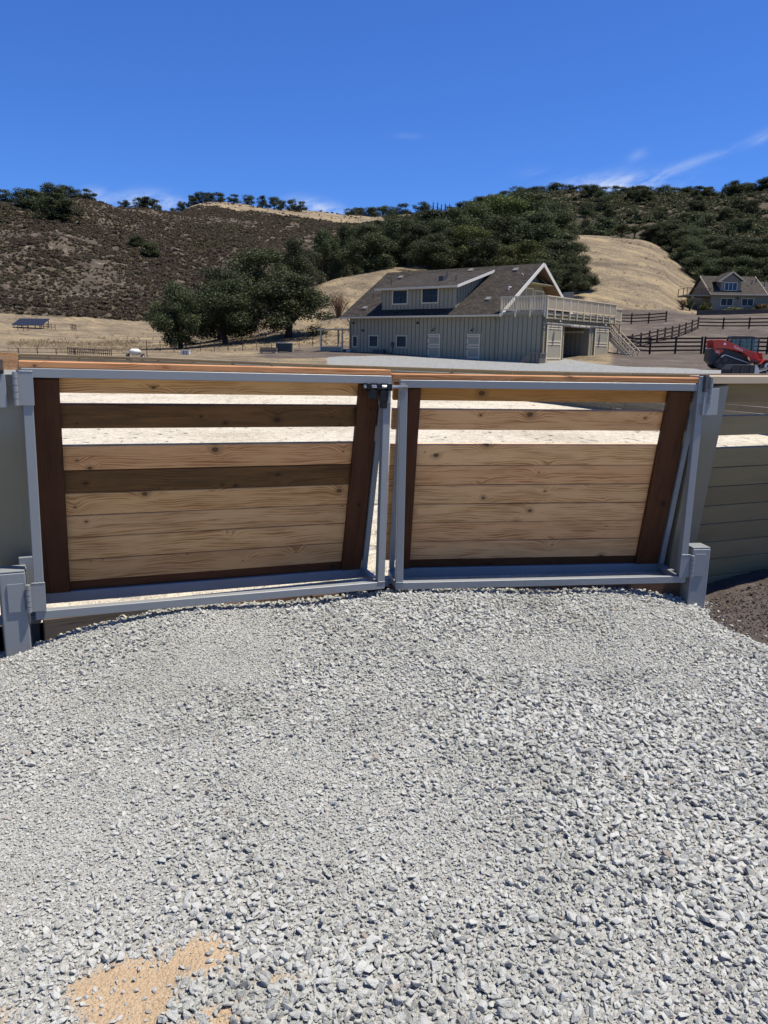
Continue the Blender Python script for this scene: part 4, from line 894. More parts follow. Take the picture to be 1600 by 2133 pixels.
# far fence round the arena; seen from inside, its boards lean away from us at the top
FZ = lambda p: 1.0 if p.y < 14 else float(np.interp(p.y, [14, 19, 27, 34, 41, 49], [0.92, 0.80, 0.668, 0.655, 0.69, 0.71]))
ROWS_FAR = [(1.31, 1.475), (1.09, 1.285), (0.885, 1.070), (0.722, 0.880), (0.559, 0.717), (0.396, 0.554), (0.233, 0.391), (0.07, 0.228)]
kick_fence('arena_fence', 'far olive fence curving round the sand arena, one stretch of fresh orange boards', [(x, y) for x, y in FAR_FENCE], ROWS_FAR, FZ, 0.2, 1, 0.07, 0.0, 'olive kickboard fences round the arena', 2.45, fresh=(19, 20))
kick_fence('arena_fence', 'olive fence corner turning from the near right side to the far side', [RIGHT_FENCE[2], RIGHT_FENCE[3], RIGHT_FENCE[4]], ROWS_FAR, lambda p: 1.0, 0.2, 1, 0.07, 0.0, 'olive kickboard fences round the arena', 2.45)

# ------------------------------------------------------------------ barn
BX, BY, BZ, BANG = 11.68, 59.18, 0.77, atan2(-.623, .782)
barn = empty('barn', 'long olive board and batten barn with brown roof, dormer and roof deck', 'barn', (BX, BY, BZ), (0, 0, BANG))
def wall_mesh(name, Wd, Ht, th, holes, mat, parent, M):
    """wall in local XZ, outer face at y=0, thickness th inward; holes (x0,x1,z0,z1) cut through"""
    xs = sorted({0, Wd, *[h[0] for h in holes], *[h[1] for h in holes]}); zs = sorted({0, Ht, *[h[2] for h in holes], *[h[3] for h in holes]})
    solid = lambda i, j: 0 <= i < len(xs) - 1 and 0 <= j < len(zs) - 1 and not any(h[0] - 1e-6 <= xs[i] and xs[i + 1] <= h[1] + 1e-6 and h[2] - 1e-6 <= zs[j] and zs[j + 1] <= h[3] + 1e-6 for h in holes)
    mb = MB()
    for i in range(len(xs) - 1):
        for j in range(len(zs) - 1):
            if not solid(i, j): continue
            a, b, c, d = xs[i], xs[i + 1], zs[j], zs[j + 1]
            mb.add([(a, 0, c), (b, 0, c), (b, 0, d), (a, 0, d)], [(0, 1, 2, 3)])
            mb.add([(a, th, c), (b, th, c), (b, th, d), (a, th, d)], [(3, 2, 1, 0)])
            for (ni, nj), q in (((i - 1, j), [(a, 0, c), (a, 0, d), (a, th, d), (a, th, c)]), ((i + 1, j), [(b, 0, d), (b, 0, c), (b, th, c), (b, th, d)]),
                                ((i, j - 1), [(b, 0, c), (a, 0, c), (a, th, c), (b, th, c)]), ((i, j + 1), [(a, 0, d), (b, 0, d), (b, th, d), (a, th, d)])):
                if not solid(ni, nj): mb.add(q, [(0, 1, 2, 3)])
    return mb.build(name, mat, parent, M=M)
def ring(mb, w, h, t, d, y0=0.0):
    mb.box((-w / 2, y0 - d, -h / 2), (w / 2, y0, -h / 2 + t)); mb.box((-w / 2, y0 - d, h / 2 - t), (w / 2, y0, h / 2))
    mb.box((-w / 2, y0 - d + .001, -h / 2 + t), (-w / 2 + t, y0, h / 2 - t)); mb.box((w / 2 - t, y0 - d + .001, -h / 2 + t), (w / 2, y0, h / 2 - t))
def window(parent, loc, ang, w, h, frame=M_barntrim, glass=M_glass, lights=1, muntin=M_dark, rows=2, t=0.07):
    mb = MB(); ring(mb, w + 0.02, h + 0.02, t, 0.05, -0.003)
    f = mb.build('window', frame, parent, M=Matrix.Translation(loc) @ zrot(ang))
    pw = (w - 2 * t) / lights
    for k in range(lights):
        g = MB(); x0 = -w / 2 + t + pw * k
        g.box((x0 + 0.012, 0.03, -h / 2 + t), (x0 + pw - 0.012, 0.045, h / 2 - t)); g.build('pane', glass, f)
    mb = MB()
    for k in range(1, lights): mb.box((-w / 2 + t + pw * k - 0.03, -0.02, -h / 2 + t), (-w / 2 + t + pw * k + 0.03, 0.029, h / 2 - t))
    for k in range(1, rows): mb.box((-w / 2 + t, -0.012, -h / 2 + h * k / rows - 0.022), (w / 2 - t, 0.0285, -h / 2 + h * k / rows + 0.022))
    if mb.v: mb.build('sash_bar', muntin, f)
    if muntin is M_dark:
        mb = MB(); zz0 = 0.02
        for k in range(1, 4 * lights):
            xx = -w / 2 + t + (w - 2 * t) * k / (4 * lights); mb.box((xx - 0.006, 0.018, zz0), (xx + 0.006, 0.0275, h / 2 - t))
        mb.build('muntin_grid', M_dark, f)
    return f
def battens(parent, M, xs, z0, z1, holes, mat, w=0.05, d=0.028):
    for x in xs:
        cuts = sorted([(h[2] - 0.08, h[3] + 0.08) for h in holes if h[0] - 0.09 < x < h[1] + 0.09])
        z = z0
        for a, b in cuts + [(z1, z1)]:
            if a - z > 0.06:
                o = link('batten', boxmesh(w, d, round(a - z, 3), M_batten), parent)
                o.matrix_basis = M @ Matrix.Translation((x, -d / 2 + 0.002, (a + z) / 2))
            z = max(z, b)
LB, DB = 19.2, 12.4
MF = Matrix.Translation((-LB, 0, 0))                       # front wall frame: x 0..LB
front_holes = [(0.37, 0.95, 1.0, 1.98), (2.28, 3.33, 1.02, 2.02), (5.34, 6.45, 1.02, 2.02)]
doors = [(8.72, 9.94, 0.02, 2.16), (12.56, 13.78, 0.02, 2.16)]
wall_mesh('front_wall', LB, 3.60, 0.18, front_holes, M_barnwall, barn, MF)
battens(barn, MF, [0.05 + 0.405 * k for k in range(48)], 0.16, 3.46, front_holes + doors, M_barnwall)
box('base_board', (-LB - .01, -0.03, 0.0), (0.01, -0.002, 0.155), M_barnwall, barn)
for a, b, c, d in front_holes:
    window(barn, (-LB + (a + b) / 2, 0, (c + d) / 2), 0, b - a, d - c)
def dutch_door(parent, M, w, h, panel=M_doorpanel):
    mb = MB(); mb.box((-w / 2, -0.045, 0), (w / 2, -0.003, h)); dr = mb.build('door', panel, parent, M=M)
    for nm, lo, hi in (('door_rail', (-w / 2, -.075, 0.02), (w / 2, -.046, .13)), ('door_rail', (-w / 2, -.075, .24), (w / 2, -.046, .34)), ('door_rail', (-w / 2, -.075, h * .48), (w / 2, -.046, h * .525)),
                       ('door_rail', (-w / 2, -.075, h * .575), (w / 2, -.046, h * .625)), ('door_rail', (-w / 2, -.075, h - .25), (w / 2, -.046, h - .17)), ('door_rail', (-w / 2, -.075, h - .1), (w / 2, -.046, h)),
                       ('door_stile', (-w / 2, -.0745, .131), (-w / 2 + .11, -.046, h - .101)), ('door_stile', (w / 2 - .11, -.0745, .131), (w / 2, -.046, h - .101))):
        b = MB(); b.box(lo, hi); b.build(nm, M_barntrim, dr)
    b = MB()
    for z in (0.3, h * .45, h * .62, h - .3): b.box((-w / 2 - .03, -.085, z - .05), (-w / 2 + .06, -.0755, z + .05))
    b.build('strap_hinge', M_dark, dr)
    return dr
for a, b, c, d in doors:
    dutch_door(barn, MF @ Matrix.Translation(((a + b) / 2, 0, c)), b - a, d - c)
def gooseneck(parent, M, s=1.0):
    mb = MB(); mb.tube([(0, 0, 0), (0, -.12 * s, .16 * s), (0, -.30 * s, .20 * s), (0, -.42 * s, .10 * s), (0, -.44 * s, 0.0)], 0.022 * s, 6)
    n0 = 12; zs = [(0.03, 0.03), (0.07, -0.03), (0.17, -0.12), (0.19, -0.15)]
    mb.tube([(0, -.44 * s, z * s) for r, z in zs], [r * s for r, z in zs], 12)
    return mb.build('barn_lamp', M_dark, parent, True, M=M)
for x in (-9.85, -6.08): gooseneck(barn, Matrix.Translation((x, -0.02, 2.48)), 0.75)
for x, z in ((-17.6, 2.45), (-18.7, 3.1), (-11.6, 3.05)):
    mb = MB(); mb.box((x - .08, -.16, z - .1), (x + .08, -.03, z + .1)); mb.build('flood_light', M_dark, barn, bev=0.02)
mb = MB(); mb.box((-14.35, -.14, 1.08), (-14.12, -.03, 1.45)); mb.tube([(-14.2, -.08, 1.1), (-14.15, -.08, .7), (-14.5, -.1, .45)], 0.02, 6); mb.build('electric_box', M_dark, barn)
# end wall (lit) with open aisle and two sliding doors
ME = zrot(pi / 2)                                         # local x -> barn +y, outward -y -> barn +x
end_holes = [(3.60, 8.28, 0.0, 2.80)]
wall_mesh('end_wall', DB, 3.60, 0.18, end_holes, M_barnwall, barn, ME)
battens(barn, ME, [0.06 + 0.3 * k for k in range(42)], 0.10, 2.86, [(3.5, 8.38, -1, 2.86), (0.45, 2.98, -.1, 2.9), (9.15, 11.92, -.1, 2.9)], M_barnwall)
battens(barn, ME, [0.06 + 0.3 * k for k in range(42)], 3.06, 3.50, [], M_barnwall)
b = MB(); b.box((0, -.03, 2.87), (DB, -.002, 3.05)); b.build('band_board', M_barnwall, barn, M=ME)
for a, bb in ((0.42, 4.5), (8.2, 12.1)):
    b = MB(); b.box((a, -.12, 2.88), (bb, -.031, 3.02)); b.build('door_track', M_barntrim, barn, M=ME)
b = MB(); b.box((4.55, -.09, 2.80), (8.15, -.031, 3.02)); b.build('door_header', M_barntrim, barn, M=ME)
for a, bb in ((0.47, 2.96), (9.17, 11.90)):
    w_, h_ = bb - a, 2.74
    mb = MB(); mb.box((-w_ / 2, -.10, 0), (w_ / 2, -.045, h_)); sdoor = mb.build('sliding_door', M_doorpanel, barn, M=ME @ Matrix.Translation(((a + bb) / 2, 0, 0.1)))
    for nm, lo, hi in (('door_rail', (-w_ / 2, -.125, 0), (w_ / 2, -.101, .1)), ('door_rail', (-w_ / 2, -.125, .22), (w_ / 2, -.101, .32)), ('door_rail', (-w_ / 2, -.125, 1.28), (w_ / 2, -.101, 1.38)), ('door_rail', (-w_ / 2, -.125, 1.5), (w_ / 2, -.101, 1.6)),
                       ('door_rail', (-w_ / 2, -.125, h_ - .28), (w_ / 2, -.101, h_ - .2)), ('door_rail', (-w_ / 2, -.125, h_ - .1), (w_ / 2, -.101, h_)), ('door_stile', (-w_ / 2, -.1245, .101), (-w_ / 2 + .16, -.101, h_ - .101)), ('door_stile', (w_ / 2 - .16, -.1245, .101), (w_ / 2, -.101, h_ - .101))):
        b = MB(); b.box(lo, hi); b.build(nm, M_barntrim, sdoor)
for y_ in (1.79, 10.31): gooseneck(barn, ME @ Matrix.Translation((y_, -.04, 3.22)), 1.0)
# aisle interior
box('aisle_wall', (-9.0, 3.42, 0.0), (-0.19, 3.58, 3.4), M_barnwall, barn); box('aisle_wall', (-9.0, 8.30, 0.0), (-0.19, 8.46, 3.4), M_barnwall, barn)
box('aisle_back_wall', (-9.15, 3.42, 0.0), (-9.01, 8.46, 3.4), M_barnwall, barn); box('aisle_ceiling', (-9.0, 3.585, 3.2), (-0.19, 8.295, 3.3), M_soffit, barn)
battens(barn, Matrix.Translation((0, 8.30, 0)), [-8.8 + 0.4 * k for k in range(21)], 0.0, 3.15, [], M_barnwall)
box('inner_door_track', (-4.2, 8.14, 2.42), (-0.5, 8.265, 2.6), M_barntrim, barn)
dutch_door(barn, Matrix.Translation((-6.2, 8.25, 0.02)), 1.3, 2.3)
# far walls
box('rear_wall', (-LB, DB - .18, 0), (-0.19, DB, 3.6), M_barnwall, barn); box('left_wall', (-LB, 0.19, 0), (-LB + .18, DB - .19, 3.6), M_barnwall, barn)
# roof: two slopes
EY, EZ, RY, RZ_ = -0.52, 3.66, 6.2, 7.98
RX0, RX1 = -19.9, -3.45
def slope(name, y0, z0, y1, z1, x0, x1, mat, th, parent, bev=0):
    """slab whose top surface runs y0,z0 -> y1,z1; object Y runs up the slope for the shingle courses"""
    d = Vector((0, y1 - y0, z1 - z0)); L_ = d.length; d.normalize()
    X = Vector((1, 0, 0)) if y1 > y0 else Vector((-1, 0, 0)); N_ = X.cross(d)
    Mt = Matrix((X, d, N_)).transposed().to_4x4(); Mt.translation = Vector(((x0 + x1) / 2, y0, z0))
    mb = MB(); hw = (x1 - x0) / 2
    mb.box((-hw, 0, -th), (hw, L_, 0)); return mb.build(name, mat, parent, M=Mt)
slope('roof', EY, EZ, RY - .002, RZ_, RX0, RX1, M_roof, 0.06, barn); slope('roof', 2 * RY - EY, EZ, RY + .002, RZ_, RX0, RX1, M_roof, 0.06, barn)
slope('roof_soffit', EY + .04, EZ - .045, RY - .004, RZ_ - .065, RX0 + .04, RX1 - .04, M_soffit, 0.12, barn); slope('roof_soffit', 2 * RY - EY - .04, EZ - .045, RY + .004, RZ_ - .065, RX0 + .04, RX1 - .04, M_soffit, 0.12, barn)
nrm = Vector((0, -(RZ_ - EZ), RY - EY)).normalized()
for x, dz_, mt_ in ((RX1 + .021, 0, M_white), (RX0 + .02, .10, M_barntrim)):
    beam('rake_board', (x, EY, EZ - .12 - dz_), (x, RY - .02, RZ_ - .10 - dz_), 0.28 - dz_, 0.04, nrm, mt_, barn); beam('rake_board', (x, 2 * RY - EY, EZ - .12 - dz_), (x, RY + .02, RZ_ - .10 - dz_), 0.28 - dz_, 0.04, Vector((0, -nrm.y, nrm.z)), mt_, barn)
beam('gutter', (RX0, EY - .055, EZ - .11), (RX1 + .1, EY - .055, EZ - .11), 0.11, 0.15, (0, 1, 0), M_barntrim, barn)
mb = MB(); mb.tube([(-4.12, -.5, 3.5), (-4.12, -.35, 3.35), (-4.12, -.10, 3.2), (-4.12, -.08, .1)], 0.05, 8); mb.build('downspout', M_barnwall, barn)
mb = MB(); mb.tube([(-19.12, -.5, 3.5), (-19.12, -.35, 3.35), (-19.12, -.10, 3.2), (-19.12, -.08, .1)], 0.05, 8); mb.build('downspout', M_barnwall, barn)
# gable walls
for x0, x1, nm in ((-4.75, -4.60, 'gable_wall'), (-LB, -LB + .15, 'gable_wall')):
    mb = MB(); mb.prism([(0.0, 3.61), (12.4, 3.61), (6.2, 7.60)], x0, x1, RX); mb.build(nm, M_barnwall, barn)
MG = Matrix.Translation((-4.60, 0, 0)) @ zrot(pi / 2)
for k in range(30):
    y_ = 0.35 + 0.405 * k; top = 3.61 + (6.2 - abs(y_ - 6.2)) * 0.643 - 0.08
    if y_ < 12.2 and top > 3.75:
        lo = 3.9 if not (2.5 < y_ < 9.2) else 6.35
        if top > lo + .1:
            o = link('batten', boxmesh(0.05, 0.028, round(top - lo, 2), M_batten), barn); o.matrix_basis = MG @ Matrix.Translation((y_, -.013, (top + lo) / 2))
for y_, w_ in ((3.35, 1.6), (5.55, 2.3), (7.75, 1.6)):
    window(barn, (-4.60, y_, 5.0), pi / 2, w_, 2.1 if w_ > 2 else 1.9, M_white, M_glass, 2 if w_ > 2 else 1, M_white, 1, 0.1)
box('awning', (-4.58, 3.9, 6.30), (-3.5, 8.4, 6.36), M_barnwall, barn)
mb = MB(); mb.tube([(-4.58, 4.6, 7.1), (-3.7, 4.6, 6.38)], 0.025, 6); mb.build('awning_rod', M_barntrim, barn); mb = MB(); mb.tube([(-4.58, 7.6, 7.0), (-3.7, 7.6, 6.38)], 0.025, 6); mb.build('awning_rod', M_barntrim, barn)
mb = MB(); mb.box((-.5, -.03, -.45), (.5, .03, .45)); mb.build('skylight_panel', M_darkgrey, barn, M=Matrix.Translation((-3.4, 10.8, 5.6)) @ Matrix.Rotation(radians(-33), 4, 'X'))
# dormer
DX0, DX1, DY = -15.8, -8.1, 0.33
wall_mesh('dormer_wall', DX1 - DX0, 1.78, 0.15, [(1.18, 2.83, 0.50, 1.72), (4.28, 6.0, 0.52, 1.76)], M_barnwall, barn, Matrix.Translation((DX0, DY, 4.12)))
battens(barn, Matrix.Translation((DX0, DY, 4.12)), [0.04 + 0.405 * k for k in range(19)], 0.02, 1.72, [(1.18, 2.83, 0.50, 1.72), (4.28, 6.0, 0.52, 1.76)], M_barnwall)
window(barn, (DX0 + 2.005, DY, 4.12 + 1.11), 0, 1.65, 1.22, M_barntrim, M_glass, 2, M_dark, 2, 0.09); window(barn, (DX0 + 5.14, DY, 4.12 + 1.14), 0, 1.72, 1.24, M_barntrim, M_glass, 2, M_dark, 2, 0.09)
for x0, x1 in ((DX1 - .12, DX1), (DX0, DX0 + .12)):
    mb = MB(); mb.prism([(DY + .151, 4.12), (DY + .151, 5.86), (5.35, 7.24), (5.0, 7.1)], x0, x1, RX); mb.build('dormer_side', M_barnwall, barn)
MS = Matrix.Translation((DX1, 0, 0)) @ zrot(pi / 2)
for k in range(11):
    y_ = DY + .2 + .4 * k; lo, hi = 3.66 + (y_ + .52) * .643 + .05, 5.86 + (y_ - DY) * .268
    if hi - lo > .1:
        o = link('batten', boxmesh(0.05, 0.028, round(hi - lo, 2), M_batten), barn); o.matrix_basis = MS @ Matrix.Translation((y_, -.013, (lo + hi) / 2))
slope('dormer_roof', -0.12, 5.98, 5.62, 7.62, DX0 - .42, DX1 + .42, M_roof, 0.07, barn)
beam('dormer_fascia', (DX0 - .45, -.17, 5.88), (DX1 + .45, -.17, 5.88), 0.09, 0.17, (0, 1, 0), M_barntrim, barn)
beam('dormer_rake', (DX1 + .445, -.12, 5.89), (DX1 + .445, 5.45, 7.49), 0.20, 0.045, (0, -.27, 1), M_white, barn)
beam('dormer_rake', (DX0 - .39, -.12, 5.80), (DX0 - .39, 5.2, 7.33), 0.10, 0.045, (0, -.27, 1), M_barntrim, barn)
for x, y_ in ((-17.9, .6), (-5.7, 1.4), (-17.5, 5.2), (-10.2, 5.7), (-5.6, 5.4)):
    mb = MB(); mb.box((-.22, -.2, 0), (.22, .2, .12)); mb.build('roof_vent', M_vent, barn, M=Matrix.Translation((x, y_, 3.66 + (y_ + .52) * .643)) @ Matrix.Rotation(math.atan(.643), 4, 'X'))
for x, y_, h in ((-18.3, 2.2, .4), (-15.4, 1.1, .45), (-9.0, 1.6, .45), (-11.0, 3.2, .5)):
    z_ = 3.66 + (y_ + .52) * .643 if x < -16 else 6.0 + (y_ + .12) * .286
    mb = MB(); mb.tube([(x, y_, z_ - .05), (x, y_, z_ + h)], 0.045, 8); mb.build('vent_pipe', M_darkgrey, barn)
mb = MB(); mb.box((-10.95, 1.9, 6.4), (-10.5, 2.4, 6.95)); mb.build('roof_flue', M_darkgrey, barn)
# roof deck and railing
box('deck_floor', (-4.55, -0.12, 3.62), (0.22, 12.75, 3.78), M_barnwall, barn)
box('deck_fascia', (0.221, -0.12, 3.56), (0.25, 12.75, 3.79), M_barnwall, barn); box('deck_fascia', (-3.6, -0.15, 3.56), (0.22, -0.121, 3.79), M_barnwall, barn)
for k in range(11):
    y_ = -0.10 + k * 1.275
    box('rail_post', (0.252, y_ - .05, 3.28), (0.352, y_ + .05, 4.88), M_barntrim, barn)
box('top_rail', (0.23, -0.28, 4.885), (0.38, 12.80, 4.95), M_barntrim, barn); box('bottom_rail', (0.27, -0.05, 3.93), (0.33, 12.7, 4.0), M_barntrim, barn); box('deck_rim_board', (0.252, -0.1, 3.30), (0.27, 12.7, 3.42), M_barnwall, barn)
mb = MB()
for k in range(104):
    y_ = 0.02 + k * .121
    mb.box((0.282, y_ - .02, 4.001), (0.318, y_ + .02, 4.884))
o = mb.build('baluster_infill', M_barntrim, barn); o['kind'] = 'stuff'
for x in (-3.55, -2.3, -1.05, 0.18): box('rail_post', (x - .05, -.252, 3.42), (x + .05, -.152, 4.88), M_barntrim, barn)
box('top_rail', (-3.65, -.275, 4.885), (0.228, -.13, 4.95), M_barntrim, barn); box('bottom_rail', (-3.6, -.23, 3.93), (0.2, -.17, 4.0), M_barntrim, barn)
for k in range(27):
    x = -3.42 + .133 * k
    box('baluster', (x - .02, -.22, 4.001), (x + .02, -.18, 4.884), M_barntrim, barn)
# landing and outside stair at the far end of the deck
box('landing', (-2.2, 12.78, 3.3), (0.3, 14.2, 3.42), M_barnwall, barn)
for x, y_ in ((0.2, 14.1), (-2.1, 14.1)): box('landing_post', (x - .07, y_ - .07, 0), (x + .07, y_ + .07, 4.62), M_barntrim, barn)
box('landing_rail', (-2.2, 14.04, 4.55), (0.33, 14.2, 4.63), M_barntrim, barn); box('landing_rail', (0.15, 12.82, 4.55), (0.30, 14.03, 4.63), M_barntrim, barn); box('landing_rail', (0.18, 12.82, 3.62), (0.26, 14.03, 3.68), M_barntrim, barn)
mb = MB()
for k in range(10): mb.box((0.2, 12.9 + .12 * k, 3.681), (0.24, 12.94 + .12 * k, 4.549))
o = mb.build('landing_infill', M_barntrim, barn); o['kind'] = 'stuff'
for y_ in (12.95, 14.1):
    beam('stringer', (-1.5, y_, 3.2), (2.0, y_, 0.1), 0.06, 0.28, (0, 1, 0), M_barntrim, barn)
    beam('stair_rail', (-1.3, y_, 4.1), (2.15, y_, 1.02), 0.08, 0.08, (0, 1, 0), M_barntrim, barn)
    beam('stair_rail', (-1.3, y_, 3.45), (2.0, y_, 0.48), 0.06, 0.06, (0, 1, 0), M_barntrim, barn)
    box('newel', (2.0, y_ - .05, 0), (2.1, y_ + .05, 1.05), M_barntrim, barn)
    mb = MB()
    for k in range(18):
        x = -1.1 + .17 * k; zb_ = 3.45 - (x + 1.3) * .9 + .03; mb.box((x - .018, y_ - .018, zb_), (x + .018, y_ + .018, zb_ + .57))
    o = mb.build('stair_infill', M_barntrim, barn); o['kind'] = 'stuff'
for k in range(14):
    x = -1.35 + .25 * k; box('stair_tread', (x, 13.0, 3.05 - .225 * k), (x + .28, 14.06, 3.09 - .225 * k), M_barnwall, barn)

def at_barn(x, y, z=0.0):
    return Matrix.Translation((BX, BY, BZ)) @ zrot(BANG) @ Vector((x, y, z))
def by_barn(name, label, cat, x, y, group=None, rz=0.0):
    p = at_barn(x, y); return empty(name, label, cat, (p.x, p.y, p.z), (0, 0, BANG + rz), group)
# lean-to shelter at the left end
t = by_barn('lean_to', 'small flat roofed open shelter at the left end of the barn', 'shelter', -21.1, 0.6)
box('roof', (-2.0, -0.7, 2.52), (1.85, 2.2, 2.62), M_barntrim, t)
for x, y_ in ((-1.75, -.5), (-1.75, 1.9), (.9, -.5), (1.6, 1.9), (.9, 1.9)): box('post', (x - .06, y_ - .06, -.1), (x + .06, y_ + .06, 2.515), M_barntrim, t)
box('half_wall', (-1.68, -.54, 0.05), (.83, -.46, 1.0), M_doorpanel, t); box('half_wall', (-1.8, -.43, 0.05), (-1.7, 1.83, 1.0), M_barnwall, t); box('half_wall', (.97, 1.86, .05), (1.54, 1.94, 1.0), M_barnwall, t)
t = by_barn('heat_pump', 'grey outdoor heat pump with round fan on the barn wall', 'heat pump', -15.3, -0.55)
mb = MB(); mb.box((-.6, -.22, .08), (.6, .2, .82)); mb.build('casing', M_darkgrey, t, bev=.02)
mb = MB(); mb.tube([(-.2, -.2205, .46), (-.2, -.26, .46)], .30, 20); fan = mb.build('fan_grille', M_dark, t)
mb = MB(); mb.tube([(-.22, -.262, .4), (-.22, -.275, .4)], .1, 14); mb.build('fan_hub', M_grey, fan)
for x in (-.5, .5): box('foot', (x - .06, -.2, -.02), (x + .06, .18, .078), M_dark, t)
t = by_barn('water_cooler', 'pale upright bin with lid at the left corner of the barn', 'bin', -18.95, -0.45)
mb = MB(); mb.tube([(0, 0, 0), (0, 0, .1), (0, 0, .62)], [.19, .2, .2], 14); mb.build('body', M_grey, t); mb = MB(); mb.tube([(0, 0, .625), (0, 0, .72)], [.22, .2], 14); mb.build('lid', M_straw, t)
mb = MB(); mb.box((.12, -.1, .72), (.3, .1, .8)); mb.build('spout', M_grey, t)
t = by_barn('compost_bin', 'low weathered wooden crate with sloping side at the barn corner', 'crate', -0.35, -0.75, rz=-.1)
mb = MB(); mb.prism([(-1.0, 0), (0.85, 0), (0.95, .72), (-0.15, .72)], -.4, .4); mb.build('box', M_weathered, t, bev=.01)
for x in (0.15, 0.5, .85): box('strap', (x - .03, -.425, .02), (x + .03, -.401, .70), M_dark, t)
box('rim', (-.2, -.44, .722), (1.0, .44, .77), M_weathered, t)
t = by_barn('planter', 'square terracotta planter at the foot of the outside stair', 'planter', 1.35, 12.6)
mb = MB(); mb.prism([(-.35, 0), (.35, 0), (.42, .6), (-.42, .6)], -.38, .38); mb.build('pot', M_terracotta, t, bev=.01); box('soil', (-.34, -.32, .601), (.34, .32, .62), M_weathered, t)
t = by_barn('water_bowl', 'pale round feed tub on the gravel beside the stair post', 'tub', 0.45, 12.65)
mb = MB(); mb.tube([(0, 0, 0), (0, 0, .3), (0, 0, .42)], [.3, .36, .3], 14); mb.build('tub', M_grey, t, True); mb = MB(); mb.tube([(0, 0, .421), (0, 0, .5)], [.24, .16], 12); mb.build('lid', M_straw, t)

# ------------------------------------------------------------------ things between the arena and the barn, fences, house, machines
def gz(x, y): return float(terrain_z(x, y))
def az_pt(a, d): return (d * sin(a), d * cos(a))
def rail_fence(name, label, pts, rails, h, spacing, mat, pw=0.14, rw=0.14, rt=0.05, group=None, sink=0.15, matr=None):
    x0, y0 = pts[0]
    t = empty(name, label, 'fence', (x0, y0, gz(x0, y0)), (0, 0, 0), group)
    o = Vector((x0, y0, gz(x0, y0)))
    P_ = []
    for (ax, ay), (bx, by) in zip(pts[:-1], pts[1:]):
        n_ = max(1, round(hypot(bx - ax, by - ay) / spacing))
        for i in range(n_): P_.append((ax + (bx - ax) * i / n_, ay + (by - ay) * i / n_))
    P_.append(pts[-1])
    V = [Vector((x, y, gz(x, y))) - o for x, y in P_]
    for i, v in enumerate(V):
        box('post', (v.x - pw / 2, v.y - pw / 2, v.z - sink), (v.x + pw / 2, v.y + pw / 2, v.z + h + .05), mat, t)
    for a, b in zip(V[:-1], V[1:]):
        d = (b - a).normalized(); side = Vector((d.y, -d.x, 0)) * (pw / 2 + rt / 2)
        if side.y > 0: side = -side
        for z in rails:
            beam('rail', a + Vector((0, 0, z)) + side, b + Vector((0, 0, z)) + side, rt, rw, (side.x, side.y, 0), matr or mat, t)
    return t
def pxy(px, d):
    """a point by bearing (given as columns of the survey photograph grid) and distance"""
    return az_pt(math.atan((px - 800) / 1638.0 ), d)
G_ = 'dark brown pasture fences on the right'
rail_fence('pasture_fence', 'dark four rail fence behind the red loader, stair side of the gap', [pxy(1296, 75), pxy(1455, 75)], (.3, .65, 1.0, 1.32), 1.42, 2.3, M_pastfence, group=G_)
rail_fence('pasture_fence', 'dark four rail fence directly behind the red loader, right of the gap', [pxy(1461, 75), pxy(1660, 75)], (.3, .65, 1.0, 1.32), 1.42, 2.3, M_pastfence, group=G_)
rail_fence('pasture_fence', 'dark rail fence running along the bank below the retaining wall', [pxy(1443, 106), pxy(1660, 106)], (.35, .75, 1.15), 1.32, 2.75, M_pastfence, group=G_)
rail_fence('pasture_fence', 'dark rail fence climbing diagonally from the barn stair to the bank', [pxy(1290, 79), pxy(1443, 105.7)], (.35, .75, 1.15), 1.32, 2.75, M_pastfence, group=G_)
rail_fence('pasture_fence', 'short dark fence farthest back, level behind the barn stair', [pxy(1270, 112), pxy(1376, 112)], (.35, .75, 1.15), 1.35, 2.6, M_pastfence, group=G_)
rail_fence('wire_fence', 'row of thin dark stakes with wire below the oaks', [pxy(300, 84), pxy(470, 80.5), pxy(560, 79), pxy(728, 82)], (.45, .85), .98, 1.45, M_rustpost, 0.055, 0.012, 0.012)
rail_fence('pipe_fence', 'long low rusty pipe fence across the dry pasture on the left', [pxy(-90, 68), pxy(300, 66)], (.26, .55), .55, 1.3, M_rustpost, 0.05, 0.03, 0.03)
rail_fence('corral_panel', 'short dark slatted panel standing across the left pasture', [pxy(135, 66), pxy(222, 60)], (.2, .4, .62), .66, .32, M_rustpost, 0.04, 0.03, 0.025)

def on_ground(name, label, cat, px, d, rz=0.0, group=None):
    x, y = pxy(px, d); return empty(name, label, cat, (x, y, gz(x, y)), (0, 0, rz), group)
t = on_ground('dumpster', 'dark green metal bin with pale rim below the oaks', 'bin', 587, 75)
mb = MB(); mb.prism([(-.72, 0.06), (.72, 0.06), (.76, .82), (-.76, .82)], -.4, .4); mb.build('body', painted('dark_green_bin', (.028, .038, .032), .5), t, bev=.01)
box('lid', (-.8, -.44, .822), (.8, .44, .88), M_straw, t)
for z in (.3, .6): box('rib', (-.74, -.43, z - .025), (.74, -.401, z + .025), M_darkgrey, t)
for x in (-.6, .6): box('skid', (x - .05, -.35, -.03), (x + .05, .35, .058), M_dark, t)
t = on_ground('pallet_stack', 'low grey bundle of boards on blocks beside the dark bin', 'lumber stack', 554, 74)
for k in range(4): box('plank_layer', (-.78 + .01 * k, -.4, .12 + .105 * k), (.78, .4, .215 + .105 * k), M_greyboard if k % 2 else M_weathered, t)
for x in (-.7, .7): box('block', (x - .07, -.42, -.02), (x + .07, .42, .118), M_straw, t)
t = on_ground('lumber_scrap', 'pale plank lying on the ground right of the dark bin', 'plank', 617, 76, .1)
